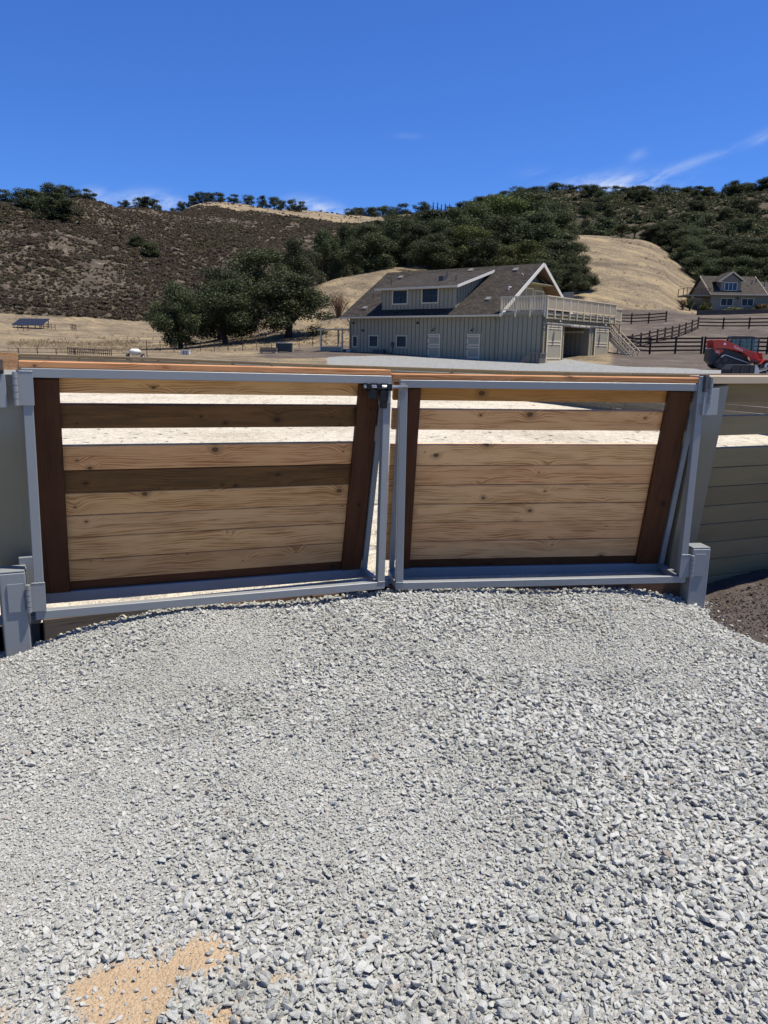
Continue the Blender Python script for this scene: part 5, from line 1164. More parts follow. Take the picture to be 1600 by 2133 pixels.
box('plank', (-.45, -.1, .0), (.45, .1, .06), M_olivecap, t); box('plank', (-.4, -.02, .062), (.42, .14, .11), M_olivecap, t)
t = on_ground('storage_tote', 'small white tote with dark straps at the fence stakes', 'tote', 381, 72)
mb = MB(); mb.box((-.36, -.25, .0), (.36, .25, .36)); mb.build('body', M_straw, t, bev=.02); mb = MB(); mb.box((-.38, -.27, .361), (.38, .27, .42)); mb.build('lid', M_white, t, bev=.01)
for x in (-.12, .1): box('strap', (x - .025, -.275, .02), (x + .025, -.252, .36), M_dark, t)
t = on_ground('spreader_cart', 'white topped two wheeled cart beyond the arena fence', 'cart', 275, 56)
mb = MB(); mb.tube([(0, 0, .38), (0, 0, .55), (0, 0, .72), (0, 0, .82)], [.18, .40, .38, .2], 16); mb.build('hopper', M_white, t, True)
for x in (-.5, .5):
    mb = MB(); mb.tube([(x - .07, 0, .25), (x + .07, 0, .25)], .26, 18); wh = mb.build('wheel', M_rubber, t); mb = MB(); mb.tube([(x - .075, 0, .25), (x + .075, 0, .25)], .12, 12); mb.build('rim', M_white, wh)
box('axle', (-.45, -.04, .21), (.45, .04, .29), M_dark, t); mb = MB(); mb.tube([(.3, 0, .4), (.34, 0, .95), (-.05, 0, .98)], .02, 6); mb.build('handle', M_dark, t)

# solar table in the far left pasture
sx, sy = pxy(62, 185); t = empty('solar_array', 'tilted dark solar panel table in the far left pasture', 'solar panels', (sx, sy, gz(sx, sy)), (0, 0, radians(-10)))
m, n = newmat('solar_glass'); co = n.add('ShaderNodeTexCoord').outputs['Object']
br = n.add('ShaderNodeTexBrick', {'offset': 0.0}, Vector=co, Color1=(.016, .018, .028), Color2=(.02, .022, .034), Mortar=(.06, .062, .07), Scale=1.0, Mortar_Size=0.012, Brick_Width=.33, Row_Height=.33)
finish(n, br.outputs['Color'], .4, spec=.2)
M_solar = m
for k in range(5):
    mb = MB(); mb.box((-.70, 0, -.03), (.70, 3.4, .03)); mb.build('panel', M_solar, t, M=Matrix.Translation((-3 + 1.45 * k, -1.4, .55)) @ Matrix.Rotation(radians(26), 4, 'X'))
for x in (-3.2, 0, 3.2):
    box('leg', (x - .06, -1.3, -.3), (x + .06, -1.15, .5), M_darkgrey, t); box('leg', (x - .06, 1.35, -.3), (x + .06, 1.5, 1.8), M_darkgrey, t)
rail_fence('wooden_rail', 'little rusty rail in front of the solar table, left end', [pxy(34, 176), pxy(57, 175)], (.5, 1.0), 1.15, 1.3, M_rail, .1, .08, .06)
rail_fence('wooden_rail', 'little rusty rail right of the solar table', [pxy(80, 184), pxy(112, 180)], (.5, 1.0), 1.2, 1.2, M_rail, .1, .08, .06)
rail_fence('wooden_rail', 'lone short rail gate in the middle of the left pasture', [pxy(145, 180), pxy(155, 177)], (.5, 1.1), 1.25, 1.2, M_rustpost, .1, .08, .06)

# house on the right-hand terrace
HX_, HY_, HZ_ = 51.9, 128.0, 8.35
hs = empty('house', 'grey green farmhouse with gabled dormer above the dark retaining wall', 'house', (HX_, HY_, HZ_))
wall_mesh('front_wall', 15.0, 2.7, .2, [(1.6, 3.6, .85, 2.05), (4.95, 6.9, .85, 2.05)], M_housewall, hs, Matrix.Identity(4))
box('left_wall', (0, .21, -.5), (.2, 9.0, 2.7), M_housewall, hs); box('rear_wall', (.21, 8.8, -.5), (15, 9, 2.7), M_housewall, hs); box('plinth', (0, .0, -.6), (15, .2, -.001), M_housewall, hs)
window(hs, (2.6, 0, 1.45), 0, 2.0, 1.2, M_barntrim, M_glass, 2, M_barntrim, 1, .09); window(hs, (5.92, 0, 1.45), 0, 1.95, 1.2, M_barntrim, M_glass, 2, M_barntrim, 1, .09)
mb = MB(); mb.box((4.15, -.2, 1.9), (4.4, -.02, 2.2)); mb.build('wall_lamp', M_dark, hs)
slope('roof', -.6, 2.65, 4.498, 5.85, -.35, 8.75, M_roof2, .15, hs); slope('roof', 9.6, 2.65, 4.502, 5.85, -.35, 8.75, M_roof2, .15, hs)
slope('roof', -.6, 2.65, 4.0, 5.0, 8.76, 15.4, M_roof2, .15, hs); slope('roof', 8.6, 2.65, 4.0, 5.0, 8.76, 15.4, M_roof2, .15, hs)
for x0 in (0.0, 8.55):
    mb = MB(); mb.prism([(0, 2.69), (9.0, 2.69), (4.5, 5.55)], x0, x0 + .2, RX); mb.build('gable_wall', M_housewall, hs)
beam('gutter', (-.4, -.66, 2.58), (15.4, -.66, 2.58), .1, .2, (0, 1, 0), M_barntrim, hs)
for x in (-.372, 8.772): beam('rake_board', (x, -.6, 2.55), (x, 4.48, 5.76), .25, .04, (0, -.63, 1), M_barntrim, hs)
wall_mesh('dormer_wall', 3.3, 1.75, .15, [(.6, 2.65, .3, 1.55)], M_housewall, hs, Matrix.Translation((1.5, .35, 2.95)))
mb = MB(); mb.prism([(1.5, 4.71), (4.8, 4.71), (3.15, 5.9)], .351, .50); mb.build('dormer_gable', M_housewall, hs)
for x0 in (1.5, 4.68):
    mb = MB(); mb.prism([(.501, 3.2), (.501, 4.70), (3.0, 4.70)], x0, x0 + .12, RX); mb.build('dormer_side', M_housewall, hs)
window(hs, (3.125, .35, 3.875), 0, 2.05, 1.25, M_white, M_glassblue, 3, M_white, 1, .08)
for s in (-1, 1):
    a = Vector((3.15 + s * 2.1, 0, 4.62)); b = Vector((3.15, 0, 6.08)); d = (b - a)
    mb = MB(); nrm_ = Vector((-d.z, 0, d.x)).normalized() * (1 if s > 0 else -1)
    if nrm_.z < 0: nrm_ = -nrm_
    q = [a, b, b + nrm_ * .1, a + nrm_ * .1]
    mb.prism([(v.x, v.z) for v in q], -.05, 4.2); mb.build('dormer_roof', M_roof2, hs)
    mb = MB(); q = [a - nrm_ * .12, b - nrm_ * .12, b + nrm_ * .11, a + nrm_ * .11]; mb.prism([(v.x, v.z) for v in q], -.10, -.052); mb.build('dormer_rake', M_barntrim, hs)
    x = 3.15 + s * 1.85; box('cornice_return', (x - .45, -.06, 4.52), (x + .45, .3, 4.64), M_barntrim, hs)
for x, y_ in ((7.4, 2.4), (8.3, 2.9), (9.2, 1.8)):
    z_ = 2.65 + (y_ + .6) * .628; mb = MB(); mb.tube([(x, y_, z_ - .1), (x, y_, z_ + .55)], .08, 8); mb.build('vent_pipe', M_darkgrey, hs)
for x, y_ in ((6.6, 1.9), (9.0, 1.2), (5.0, .6)):
    z_ = 2.65 + (y_ + .6) * .628; mb = MB(); mb.box((-.15, -.12, 0), (.15, .12, .15)); mb.build('roof_vent', M_white, hs, M=Matrix.Translation((x, y_, z_)))
box('deck_floor', (-4.1, -.3, 2.28), (-.02, 3.5, 2.5), M_housewall, hs)
for x in (-4.0, -2.85, -1.7, -.55): box('deck_rail_post', (x - .05, -.3, 2.501), (x + .05, -.2, 3.5), M_rail, hs)
for x in (-4.05,):
    for y_ in (1.2, 3.4): box('deck_rail_post', (x - .05, y_ - .05, 2.501), (x + .05, y_ + .05, 3.5), M_rail, hs)
box('deck_rail', (-4.1, -.31, 3.501), (-.02, -.19, 3.57), M_rail, hs); box('deck_rail', (-4.1, -.18, 3.501), (-4.0, 3.5, 3.57), M_rail, hs)
mb = MB()
for k in range(32): x = -3.95 + .12 * k; mb.box((x - .012, -.262, 2.502), (x + .012, -.238, 3.5))
o = mb.build('baluster_infill', M_dark, hs); o['kind'] = 'stuff'
box('deck_post', (-3.05, 0, -.4), (-2.85, .2, 2.27), M_grey, hs); box('deck_post', (-2.4, 3.0, -.4), (-2.1, 3.3, 2.27), M_housewall, hs)
# retaining wall
rx0, ry0 = 43.9, 112.6
rw_ = empty('retaining_wall', 'dark timber retaining wall below the farmhouse terrace', 'wall', (rx0, ry0, gz(rx0, ry0)))
for s0 in range(8):
    xa, xb = rx0 + 4.0 * s0 + .01, rx0 + 4.0 * (s0 + 1) - .01
    ya, yb = ry0 + s0 * .35, ry0 + (s0 + 1) * .35
    za = max(gz(xa, ya), gz(xa, ya + .6)) - gz(rx0, ry0); zb_ = max(gz(xb, yb), gz(xb, yb + .6)) - gz(rx0, ry0)
    for k in range(4):
        beam('timber', (xa - rx0, ya - ry0, za - .45 + .3 * k), (xb - rx0, yb - ry0, zb_ - .45 + .3 * k), .25, .295, (0, 1, 0), M_retain, rw_)

def text_obj(cu_):
    f_ = bpy.data.objects.new('lettering', cu_)
    me_ = bpy.data.meshes.new_from_object(f_)
    bpy.data.objects.remove(f_); bpy.data.curves.remove(cu_)
    o_ = bpy.data.objects.new('lettering', me_); COL.objects.link(o_); return o_
# red track loader
sx, sy = pxy(1519, 56); ld = empty('track_loader', 'red and black compact track loader parked beyond the arena fence', 'loader', (sx, sy, gz(sx, sy) + .02), (0, 0, radians(-6)))
def zp(l): return [((a - 790) * .0035, (760 - b) * .0035) for a, b in l]
mb = MB(); mb.prism(zp([(335, 605), (342, 395), (400, 372), (640, 372), (1000, 520), (1130, 640), (1100, 660), (470, 680), (405, 665)]), -.49, .49); mb.build('body', M_dark, ld, bev=.02)
for y0, y1 in ((-.95, -.52), (.52, .95)):
    mb = MB(); mb.prism(zp([(445, 700), (462, 640), (555, 525), (600, 508), (1040, 650), (1052, 700), (960, 757), (520, 757)]), y0, y1); tr = mb.build('track', M_rubber, ld, bev=.03)
    mb = MB(); mb.prism(zp([(530, 530), (565, 497), (605, 488), (1060, 640), (1052, 652), (603, 502), (570, 510), (540, 540)]), y0 - .015, y0 + .2); mb.build('track_guard', M_grey, tr)
    for cx, cz, r_ in ((520, 690, 55), (640, 705, 42), (740, 708, 42), (840, 708, 42), (950, 700, 50), (600, 570, 55)):
        (x_, z_), = zp([(cx, cz)]); mb = MB(); mb.tube([(x_, y0 - .02, z_), (x_, y0 + .1, z_)], r_ * .0035 * .8, 14); mb.build('roller', M_dark, tr)
for y0, y1 in ((-.84, -.68), (.68, .84)):
    mb = MB(); mb.prism(zp([(380, 232), (440, 222), (540, 225), (640, 258), (990, 403), (1140, 440), (1165, 640), (1105, 640), (1050, 535), (960, 475), (880, 430), (590, 372), (470, 370), (398, 372)]), y0, y1); arm = mb.build('loader_arm', M_red, ld, bev=.012)
    if y0 < 0:
        cu_ = bpy.data.curves.new('lettering', 'FONT'); cu_.body = 'Kubota'; cu_.size = .21; cu_.extrude = .002; cu_.materials.append(M_letter)
        lo = text_obj(cu_); lo.parent = arm
        (x_, z_), = zp([(735, 352)]); lo.matrix_basis = Matrix.Translation((x_, y0 - .004, z_ - .03)) @ Matrix.Rotation(radians(22), 4, 'Y') @ Matrix.Rotation(pi / 2, 4, 'X')
        (x_, z_), = zp([(575, 298)]); mb = MB(); mb.tube([(x_, y0 - .004, z_), (x_, y0 + .01, z_)], .075, 16); mb.build('emblem', M_letter, arm)
mb = MB(); mb.prism(zp([(400, 385), (600, 405), (520, 505)]), -.53, -.495); bd = mb.build('rear_badge', M_red, ld)
cu_ = bpy.data.curves.new('lettering', 'FONT'); cu_.body = 'SVL'; cu_.size = .19; cu_.extrude = .002; cu_.materials.append(M_letter)
lo = text_obj(cu_); lo.parent = bd; (x_, z_), = zp([(445, 462)]); lo.matrix_basis = Matrix.Translation((x_, -.535, z_)) @ Matrix.Rotation(pi / 2, 4, 'X')
# cab: frame posts, roof and glass
cb = MB(); cb.prism(zp([(720, 175), (735, 152), (1080, 152), (1215, 185), (1215, 200), (720, 200)]), -.5, .5); cab = cb.build('cab_roof', M_dark, ld, bev=.02)
for a, b in (((735, 195), (690, 300)), ((880, 195), (870, 400)), ((1080, 195), (1085, 435)), ((1205, 195), (1205, 470))):
    for y_ in (-.46, .46):
        (xa, za), (xb, zb_) = zp([a, b]); beam('cab_post', (xa, y_, za), (xb, y_, zb_ - .1), .06, .08, (0, 1, 0), M_dark, ld)
for poly in ([(745, 205), (870, 205), (862, 370), (700, 300)], [(890, 205), (1070, 205), (1075, 430), (880, 385)], [(1095, 205), (1195, 205), (1195, 450), (1095, 440)]):
    mb = MB(); mb.prism(zp(poly), -.455, -.445); mb.build('cab_window', M_cabglass, ld); mb = MB(); mb.prism(zp(poly), .445, .455); mb.build('cab_window', M_cabglass, ld)
mb = MB(); mb.prism(zp([(900, 300), (960, 290), (980, 400), (1040, 420), (1030, 470), (900, 460)]), -.25, .25); mb.build('seat', M_dark, ld, bev=.03)
for y_ in (-.6, .6):
    mb = MB(); mb.prism(zp([(1150, 440), (1175, 440), (1225, 590), (1215, 650), (1195, 640), (1195, 600)]), y_ - .06, y_ + .06); mb.build('tilt_cylinder', M_red, ld)
mb = MB(); mb.prism(zp([(1205, 560), (1280, 560), (1280, 650), (1205, 650)]), -.55, .55); mb.build('coupler', M_red, ld, bev=.02)
mb = MB(); mb.prism(zp([(1280, 450), (1305, 445), (1335, 590), (1300, 590)]), -.3, .3); mb.build('coupler_plate', M_red, ld, bev=.02)
# bucket standing in front of it
sx, sy = pxy(1541, 45); bk = empty('loader_bucket', 'black steel bucket with lit right end coloured pale standing before the loader', 'bucket', (sx, sy, gz(sx, sy)), (0, 0, radians(8)))
mb = MB(); mb.prism([(-.85, 0), (.55, 0), (.55, .56), (-.65, .56), (-.85, .3)], -.4, .4); mb.build('shell', M_rubber, bk, bev=.02)
mb = MB(); mb.prism([(.551, 0), (.84, .02), (.80, .33), (.62, .56), (.551, .56)], -.39, .39); mb.build('lit_side_plate', M_grey, bk, bev=.01)  # sunlit end of the black bucket painted as paler grey
for x in (-.7, -.2, .3): box('rib', (x - .03, -.43, .05), (x + .03, -.401, .5), M_dark, bk)
box('cutting_edge', (-.9, -.46, -.03), (.86, -.401, .045), M_grey, bk)
# trailer
sx, sy = pxy(1587, 55); tr = empty('trailer', 'red flat trailer with white wheel at the right edge', 'trailer', (sx, sy, gz(sx, sy)), (0, 0, radians(-4)))
for x in (0, .75):
    for y0 in (-.75, .55):
        mb = MB(); mb.tube([(x, y0, .31), (x, y0 + .2, .31)], .31, 24); wh = mb.build('wheel', M_rubber, tr, bev=.03)
        mb = MB(); mb.tube([(x, y0 - .012, .31), (x, y0 + .02, .31)], .21, 20); rm = mb.build('rim', M_white, wh)
        mb = MB(); mb.tube([(x, y0 - .03, .31), (x, y0 - .013, .31)], .075, 12); mb.build('hub', M_dark, rm)
        for k in range(8):
            a = k * pi / 4; mb = MB(); mb.tube([(x + .14 * cos(a), y0 - .016, .31 + .14 * sin(a)), (x + .14 * cos(a), y0 - .0125, .31 + .14 * sin(a))], .022, 6); mb.build('rim_hole', M_dark, rm)
for y0 in (-.8, .52):
    mb = MB(); mb.prism([(-.48, .45), (-.25, .72), (1.05, .72), (1.25, .45), (1.17, .45), (1.0, .67), (-.2, .67), (-.41, .45)], y0, y0 + .3); mb.build('fender', M_red, tr)
box('deck', (-.7, -.5, .5), (4.5, .5, .6), M_dark, tr); box('side_rail', (-.6, -.52, .601), (4.5, -.45, .72), M_red, tr); box('side_rail', (-.6, .45, .601), (4.5, .52, .72), M_red, tr)
sx, sy = pxy(1592, 46); rp = empty('ramp_box', 'black box with pale lettering lying at the right edge before the trailer', 'box', (sx, sy, gz(sx, sy)), (0, 0, radians(3)))
mb = MB(); mb.prism([(-.75, 0), (1.6, 0), (1.6, .55), (.1, .42), (-.7, .12)], -.25, .25); mb.build('shell', M_rubber, rp, bev=.015)
mb = MB()
for k in range(12): mb.tube([(-.62 + .12 * k, -.27, .15 + .035 * k + .02 * (k % 2)), (-.53 + .12 * k, -.27, .18 + .035 * k)], .018, 6)
mb.build('chain', M_grey, rp)
cu_ = bpy.data.curves.new('lettering', 'FONT'); cu_.body = 'SPV'; cu_.size = .15; cu_.extrude = .002; cu_.materials.append(M_letter)
lo = text_obj(cu_); lo.parent = rp; lo.matrix_basis = Matrix.Translation((-.05, -.256, .1)) @ Matrix.Rotation(pi / 2, 4, 'X')

# ------------------------------------------------------------------ vegetation
def leaf_cloud(rs, lobes, nleaf, size, outward=0.6, squash=0.8):
    """many leaf-sized quads gathered in the lobes of a crown; returns verts, quads"""
    wts = np.array([r ** 2 for *_, r in lobes]); wts /= wts.sum()
    which = rs.choice(len(lobes), nleaf, p=wts)
    c = np.array([l[:3] for l in lobes])[which]; r = np.array([l[3] for l in lobes])[which]
    d = rs.normal(size=(nleaf, 3)); d /= np.linalg.norm(d, axis=1)[:, None]
    rad = r * rs.random(nleaf) ** 0.30 * (1 + 0.16 * rs.normal(size=nleaf))
    p = c + d * rad[:, None] * np.array([1, 1, squash])
    nrm = d * outward + rs.normal(size=(nleaf, 3)) * 0.55 + np.array([0, 0, 0.35])
    nrm /= np.linalg.norm(nrm, axis=1)[:, None]
    ref = rs.normal(size=(nleaf, 3)); a = np.cross(nrm, ref); a /= np.linalg.norm(a, axis=1)[:, None]; b = np.cross(nrm, a)
    s = (size * rs.uniform(0.55, 1.35, nleaf))[:, None]
    bend = nrm * s * 0.25
    v = np.stack([p - a * s * .5, p - b * s * .36 + bend, p + a * s * .5, p + b * s * .36 + bend], 1).reshape(-1, 3)
    return v, np.arange(nleaf * 4).reshape(-1, 4)
def oak_lobes(rs, n, low=0.2, flat=1.0):
    L_ = []
    for k in range(n):
        th = rs.uniform(0, 6.28); u = rs.uniform(low, 0.93)
        prof_ = 0.40 * math.sin(min(1.0, (u - low + .14) / (1.02 - low)) * pi * .92 + .12) ** .6
        rr = prof_ * rs.uniform(0.35, 1.0)
        L_.append((rr * cos(th), rr * sin(th), u * flat, rs.uniform(0.085, 0.17)))
    L_.append((0, 0, .5, .2))
    return L_
def round_lobes(rs, n):
    L_ = [(0, 0, .42, .24)]
    for k in range(n):
        u = rs.uniform(0.08, .86); th = rs.uniform(0, 6.28); rr = .36 * sqrt(max(.05, 1 - ((u - .36) / .56) ** 2)) * rs.uniform(.45, 1.0)
        L_.append((rr * cos(th), rr * sin(th), u, rs.uniform(.10, .17)))
    return L_
def make_tree(seed, nl, lobes, leaf, mat, low=0.2, nlobe=26, upright=False):
    rs = np.random.default_rng(seed)
    lob = round_lobes(rs, nlobe) if lobes else oak_lobes(rs, nlobe, low)
    if upright: lob = [(x * .8, y * .8, .35 + z * .62, r * .9) for x, y, z, r in lob]
    v, q = leaf_cloud(rs, lob, nl, leaf)
    crown = npmesh('crown_mesh', v, q, mat, False)
    mb = MB(); lean = rs.normal(0, .03, 2); hb = .36 if upright else .24
    mb.tube([(0, 0, -.08), (0, 0, .02), (lean[0] * .5, lean[1] * .5, hb * .6), (lean[0], lean[1], hb)], [.05, .038, .03, .027], 8)
    for k in sorted(range(len(lob)), key=lambda i: -lob[i][3])[:9]:
        x, y, z, r = lob[k]; j = rs.normal(0, .04, 3)
        mb.tube([(lean[0], lean[1], hb - .02), (x * .4 + j[0], y * .4 + j[1], hb + (z - hb) * .5 + j[2] * .5), (x, y, z)], [.02, .012, .004], 5)
    bm = bmesh.new(); vv = [bm.verts.new(a) for a in mb.v]
    for f in mb.f:
        try: bm.faces.new([vv[i] for i in f])
        except ValueError: pass
    trunk = bpy.data.meshes.new('trunk_mesh'); bm.to_mesh(trunk); bm.free()
    trunk.polygons.foreach_set('use_smooth', [True] * len(trunk.polygons)); trunk.materials.append(M_trunk)
    return crown, trunk
OAKS = [make_tree(20 + k, 20000, None, .0215, M_oak, .13 + .03 * (k % 3), 32 + 4 * (k % 3)) for k in range(6)]
UPR = [make_tree(50 + k, 9000, None, .024, M_oak, .3, 18, True) for k in range(2)]
YOAK = make_tree(60, 17000, None, .0215, M_oak2, .2, 26)
FAR = [make_tree(70 + k, 4800, True, .037, M_oak, .02, 22) for k in range(6)]
def plant(name, label, x, y, h, wd, meshes, group=None, rz=None, sink=0.03, cat='tree'):
    t = empty(name, label, cat, (x, y, gz(x, y) - h * sink), (0, 0, random.uniform(0, 6.28) if rz is None else rz), group)
    t.scale = (wd, wd * random.uniform(.9, 1.1), h)
    crown, trunk = meshes
    link('trunk', trunk, t); link('crown', crown, t)
    return t
def plant_far(name, label, x, y, h, wd, k, group):
    t = empty(name, label, 'tree', (x, y, gz(x, y) - h * .05), (0, 0, random.uniform(0, 6.28)), group)
    t.scale = (wd, wd * random.uniform(.85, 1.15), h)
    link('crown', FAR[k % 6][0], t); link('trunk', FAR[k % 6][1], t)
    return t
TLAB = {'A': 'dense round oak at the left edge of the grove, crown down to the ground', 'B': 'tall dark oak rising behind the leftmost trees of the near grove',
        'C': 'grey green oak with slim visible trunk above the stakes, left of the spreading oak', 'D': 'broad spreading oak with stout trunk and wide shadow, left of the barn',
        'E': 'high domed oak standing behind the spreading oak', 'F': 'open oak with visible limbs on the crest above the spreading oak', 'G': 'slim upright tree with bare trunk on the grass crest', 'H': 'wide oak with its shadow on the knoll, behind the barn roof end'}
TG = {'grove': ('oak_tree', 'oak of the grove behind the barn', 'oaks of the grove behind the barn'), 'edge': ('oak_tree', 'oak along the right edge of the golden slope', 'oaks along the right edge of the slope'),
      'ridgeL': ('oak_tree', 'oak on the skyline of the left scrub hill', 'skyline trees of the left hill'), 'slopeL': ('oak_tree', 'oak clump on the left hill flank', 'oak clumps on the left hill flank'),
      'dome': ('oak_tree', 'small oak atop the golden dome', 'row of trees on the golden dome'), 'ridgeR': ('oak_tree', 'oak on the right-hand skyline', 'skyline trees of the right hills'),
      'conifer': ('conifer_tree', 'tiny conifer in the planted row on the middle skyline', 'row of conifers on the middle skyline')}
# conifer for the planted row
rs_ = np.random.default_rng(3)
con = leaf_cloud(rs_, [(0, 0, .15 + .09 * k, .3 * (1 - k / 10.5)) for k in range(10)], 500, .12)
mb = MB(); mb.tube([(0, 0, -.1), (0, 0, .95)], [.04, .008], 6)
cm = bpy.data.meshes.new('trunk_mesh'); cm.from_pydata(mb.v, [], mb.f); cm.materials.append(M_trunk)
CON = (npmesh('crown_mesh', con[0], con[1], M_oak), cm)
pairn = 0
ORD = 'first second third fourth fifth sixth seventh eighth ninth tenth eleventh twelfth thirteenth fourteenth fifteenth sixteenth seventeenth eighteenth nineteenth twentieth'.split()
ORD += ['twenty-' + o for o in ORD[:9]] + ['thirtieth'] + ['thirty-' + o for o in ORD[:9]]
RANK = {}
for tg_ in TG:
    for r_, i in enumerate(sorted([k for k, t_ in enumerate(TREES) if t_[5] == tg_], key=lambda k: atan2(TREES[k][0], TREES[k][1]))): RANK[i] = ORD[r_]
for i, (x, y, ztop, wd, var, tg_) in enumerate(TREES):
    d = hypot(x, y); g = gz(x, y); h = max(ztop - g, 2.2) * 1.03
    wd = wd * 1.06
    if tg_ in TLAB:
        h = max(h, wd * .55)
        plant('pine_tree' if tg_ == 'G' else 'oak_tree', TLAB[tg_], x, y, h, wd, UPR[0] if var == 'p' else OAKS[i % 6], 'trees of the near grove left of the barn')
    elif tg_ == 'pair':
        pairn += 1
        plant('oak_tree', 'left tree of the two small ones atop the golden slope' if pairn == 1 else 'right tree of the two small ones atop the golden slope', x, y, h, wd, UPR[pairn % 2], 'two small trees on top of the slope')
    elif tg_ == 'conifer':
        nm, lb, gr_ = TG[tg_]; lb = lb + ', %s from the left' % RANK[i]; plant(nm, lb, x, y, max(h, 7), wd, CON, gr_)
    else:
        nm, lb, gr_ = TG[tg_]; lb = lb + ', %s from the left' % RANK[i]
        if d > 280:
            wd *= 1.15; h = min(max(h, wd * (.38 if tg_ == 'ridgeR' else .55)), wd * .85); plant_far(nm, lb, x, y, h, wd, i, gr_)
        else:
            h = max(h, wd * .6)
            plant(nm, lb, x, y, h, wd, YOAK if (tg_ == 'grove' and i % 6 == 1) else OAKS[(i * 5) % 6], gr_)
# the wooded right-hand hillside
nfar = 0
while nfar < 80:
    a = random.uniform(-0.05, 0.56); d = random.uniform(228, 425)
    x, y = az_pt(a, d)
    if fbm(x / 45.0, y / 45.0, 3) < -0.06: continue
    hh_ = random.uniform(4.5, 8)
    plant_far('oak_tree', 'oak among the scattered wood on the right-hand hillside', x, y, hh_, hh_ * random.uniform(1.2, 1.9), nfar, 'oaks scattered over the right-hand hillside'); nfar += 1

# scrub (nobody could count it)
def bushmesh(seed, mat, n=70, leaf=.24):
    rs = np.random.default_rng(seed)
    lob = [(rs.uniform(-.28, .28), rs.uniform(-.28, .28), rs.uniform(.15, .45), rs.uniform(.16, .28)) for k in range(6)]
    v, q = leaf_cloud(rs, lob, n, leaf); return npmesh('bush_mesh', v, q, mat)
BUSH = library('scrub_shapes', [bushmesh(200 + k, M_scrub) for k in range(5)] + [bushmesh(210 + k, M_scrubg) for k in range(3)])
BUSHG = library('green_scrub_shapes', [bushmesh(230 + k, M_scrubg, 90, .2) for k in range(3)] + [bushmesh(240 + k, M_oak, 110, .18) for k in range(4)])
def scatter_bush(name, label, n, a0, a1, d0, d1, mask, smin, smax, lib, nlib, pick):
    a = rng.uniform(a0, a1, n); d = np.sqrt(rng.uniform(d0 ** 2, d1 ** 2, n))
    x, y = d * np.sin(a), d * np.cos(a)
    k = rng.random(n) < mask(x, y); x, y = x[k], y[k]
    s = rng.uniform(smin, smax, x.size) * (0.72 + 0.55 * rng.random(x.size) ** 2) * np.clip(1 + 1.8 * fbm(x / 30.0 + 7, y / 30.0, 3), .6, 1.7)
    z = terrain_zv(x, y) - 0.08 * s
    rot = np.stack([rng.normal(0, .15, x.size), rng.normal(0, .15, x.size), rng.uniform(0, 6.28, x.size)], 1)
    scl = np.stack([s, s * rng.uniform(.8, 1.2, x.size), s * rng.uniform(.55, 1.0, x.size)], 1)
    return scatter(name, np.stack([x, y, z], 1), rot, scl, pick(x, y), lib, label)
def pick_left(x, y):
    f = fbm(x / 40.0 + 9, y / 40.0, 3); g = rng.random(x.size) < ss(f, 0.0, 0.25) * .55 + .05
    return np.where(g, rng.integers(5, 8, x.size), rng.integers(0, 5, x.size))
def mask_left(x, y):
    c = covers(x, y); f = fbm(x / 14.0, y / 14.0, 4); g = fbm(x / 70.0 + 4, y / 70.0, 2)
    f2 = fbm(x / 5.0, y / 5.0, 3); return (c[0] > .5) * (1 - .9 * ss(f * .6 + .75 * f2 + .3 * g, 0.10, 0.20)) + 0.03 * (c[4] > .5)
scatter_bush('hillside_scrub', 'brown chaparral scrub covering the left and middle hills', 85000, -0.72, 0.02, 206, 640, mask_left, 1.0, 2.3, BUSH, 8, pick_left)
def mask_right(x, y):
    c = covers(x, y); f = fbm(x / 22.0, y / 22.0, 4)
    f2 = fbm(x / 7.0, y / 7.0, 3); return (c[1] > .5) * (1 - .92 * ss(f * .9 + f2 * .6, 0.06, 0.20))
scatter_bush('green_hillside_scrub', 'dark green brush covering the right-hand hills', 42000, -0.04, 0.72, 212, 660, mask_right, 1.4, 3.6, BUSHG, 7, lambda x, y: rng.integers(0, 7, x.size))

# shrubs near the buildings
def shrub(label, x, y, h, wd, mat, seed, n=900, leaf=.09, group=None, name='shrub', cat='shrub'):
    rs = np.random.default_rng(seed)
    lob = [(rs.uniform(-.3, .3), rs.uniform(-.3, .3), rs.uniform(.2, .75), rs.uniform(.16, .26)) for k in range(9)]
    v, q = leaf_cloud(rs, lob, n, leaf)
    t = empty(name, label, cat, (x, y, gz(x, y) - .05), (0, 0, seed), group); t.scale = (wd, wd, h)
    link('foliage', npmesh('foliage_mesh', v, q, mat), t)
    mb = MB()
    for k in range(5): mb.tube([(0, 0, -.1), (lob[k][0] * .6, lob[k][1] * .6, lob[k][2] * .6), lob[k][:3]], [.03, .018, .006], 5)
    mb.build('stem', M_trunk, t); return t
def hp(x, y): return (HX_ + x, HY_ + y)
shrub('round green shrub under the farmhouse deck', *hp(-1.3, -1.6), 2.0, 2.4, M_oak2, 301)
shrub('small dark shrub at the left end of the retaining wall', *hp(-6.2, -5.0), 1.8, 2.0, M_hedger, 302, 300, .1)
shrub('taller dark shrub left of the deck post', *hp(-4.6, -3.5), 2.4, 1.9, M_oak, 303, 600, .09)
shrub('pale flowering hedge bush under the left farmhouse window', *hp(2.6, -1.6), 1.15, 3.4, M_hedge, 304, 900)
shrub('green hedge bush between the farmhouse windows', *hp(5.3, -1.5), 1.0, 3.0, M_oak2, 305, 800)
shrub('russet hedge bush at the right edge of the terrace', *hp(8.3, -1.7), 1.5, 3.6, M_hedger, 306, 900)
shrub('second russet hedge bush on the terrace, farther right', *hp(11.0, -1.6), 1.6, 3.6, M_hedger, 307, 900)
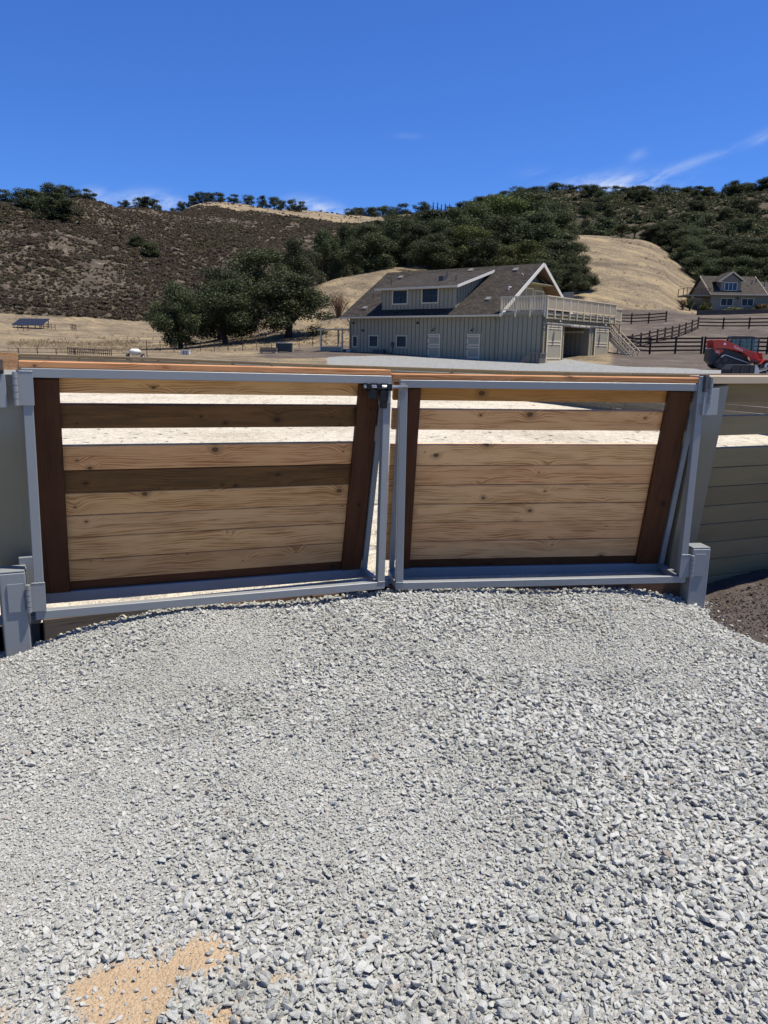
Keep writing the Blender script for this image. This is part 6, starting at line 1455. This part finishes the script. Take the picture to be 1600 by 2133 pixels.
# bare dry shrub on the knoll
x, y = pxy(700, 103)
t = empty('dry_shrub', 'leafless tan shrub of fine twigs on the knoll left of the barn', 'shrub', (x, y, gz(x, y) - .1))
mb = MB(); rs = random.Random(5)
for k in range(46):
    th = rs.uniform(0, 6.28); sp = rs.uniform(.2, 1.0)
    a = Vector((cos(th) * .15, sin(th) * .15, 0)); b = Vector((cos(th) * sp * 1.0, sin(th) * sp * 1.0, rs.uniform(1.2, 1.9))); c_ = b + Vector((cos(th) * sp * .7, sin(th) * sp * .7, rs.uniform(.5, 1.6) * (1.3 - sp * .6)))
    mb.tube([a, b, c_], [.045, .028, .01], 4, False)
    for j in range(5):
        s_ = b.lerp(c_, rs.random()); e_ = s_ + Vector((rs.gauss(0, .5), rs.gauss(0, .5), rs.uniform(.2, .8))); mb.tube([s_, e_], [.014, .005], 3, False)
mb.build('branch_mass', M_drybush.copy() if False else M_rail, t)
v, q = leaf_cloud(np.random.default_rng(9), [(0, 0, 1.9, 1.5), (.8, 0, 1.5, 1.0), (-.8, .3, 1.5, 1.0)], 420, .10)
link('dry_leaves', npmesh('dry_leaves', v, q, M_drybush), t)

# dry grass tufts on the knoll and the golden slope (nobody could count them)
m, n = newmat('straw_blades')
ob = n.add('ShaderNodeObjectInfo').outputs['Random']
finish(n, n.ramp(ob, [(0.0, (0.22, 0.17, 0.105)), (0.5, (0.34, 0.265, 0.155)), (1.0, (0.45, 0.35, 0.19))]), .9, spec=.1)
def tuft(seed):
    rs = np.random.default_rng(seed); v = []; q = []
    for k in range(16):
        th = rs.uniform(0, 6.28); b = np.array([rs.normal(0, .25), rs.normal(0, .25), -.05]); h = rs.uniform(.5, 1.0)
        t_ = b + np.array([cos(th) * .35 * h, sin(th) * .35 * h, h]); w_ = np.array([-sin(th), cos(th), 0]) * .05
        q.append(len(v)); v += [b - w_, b + w_, t_ + w_ * .3, t_ - w_ * .3]
    return npmesh('tuft_mesh', np.array(v), np.array([[k, k + 1, k + 2, k + 3] for k in q]), m)
TUFT = library('grass_shapes', [tuft(k) for k in range(4)])
def mask_grass(x, y):
    c = covers(x, y); f = fbm(x / 4.0, y / 4.0, 4)
    return ((c[0] < .3) & (c[1] < .3) & (c[2] < .3) & (c[3] < .3)) * ss(f, -.08, .15) * np.where(np.hypot(x, y) > 125, .08, 1.0)
scatter_bush('dry_grass', 'dry straw grass tufts on the knoll and golden slope', 70000, -0.45, 0.42, 76, 215, mask_grass, .22, .48, TUFT, 4, lambda x, y: rng.integers(0, 4, x.size))
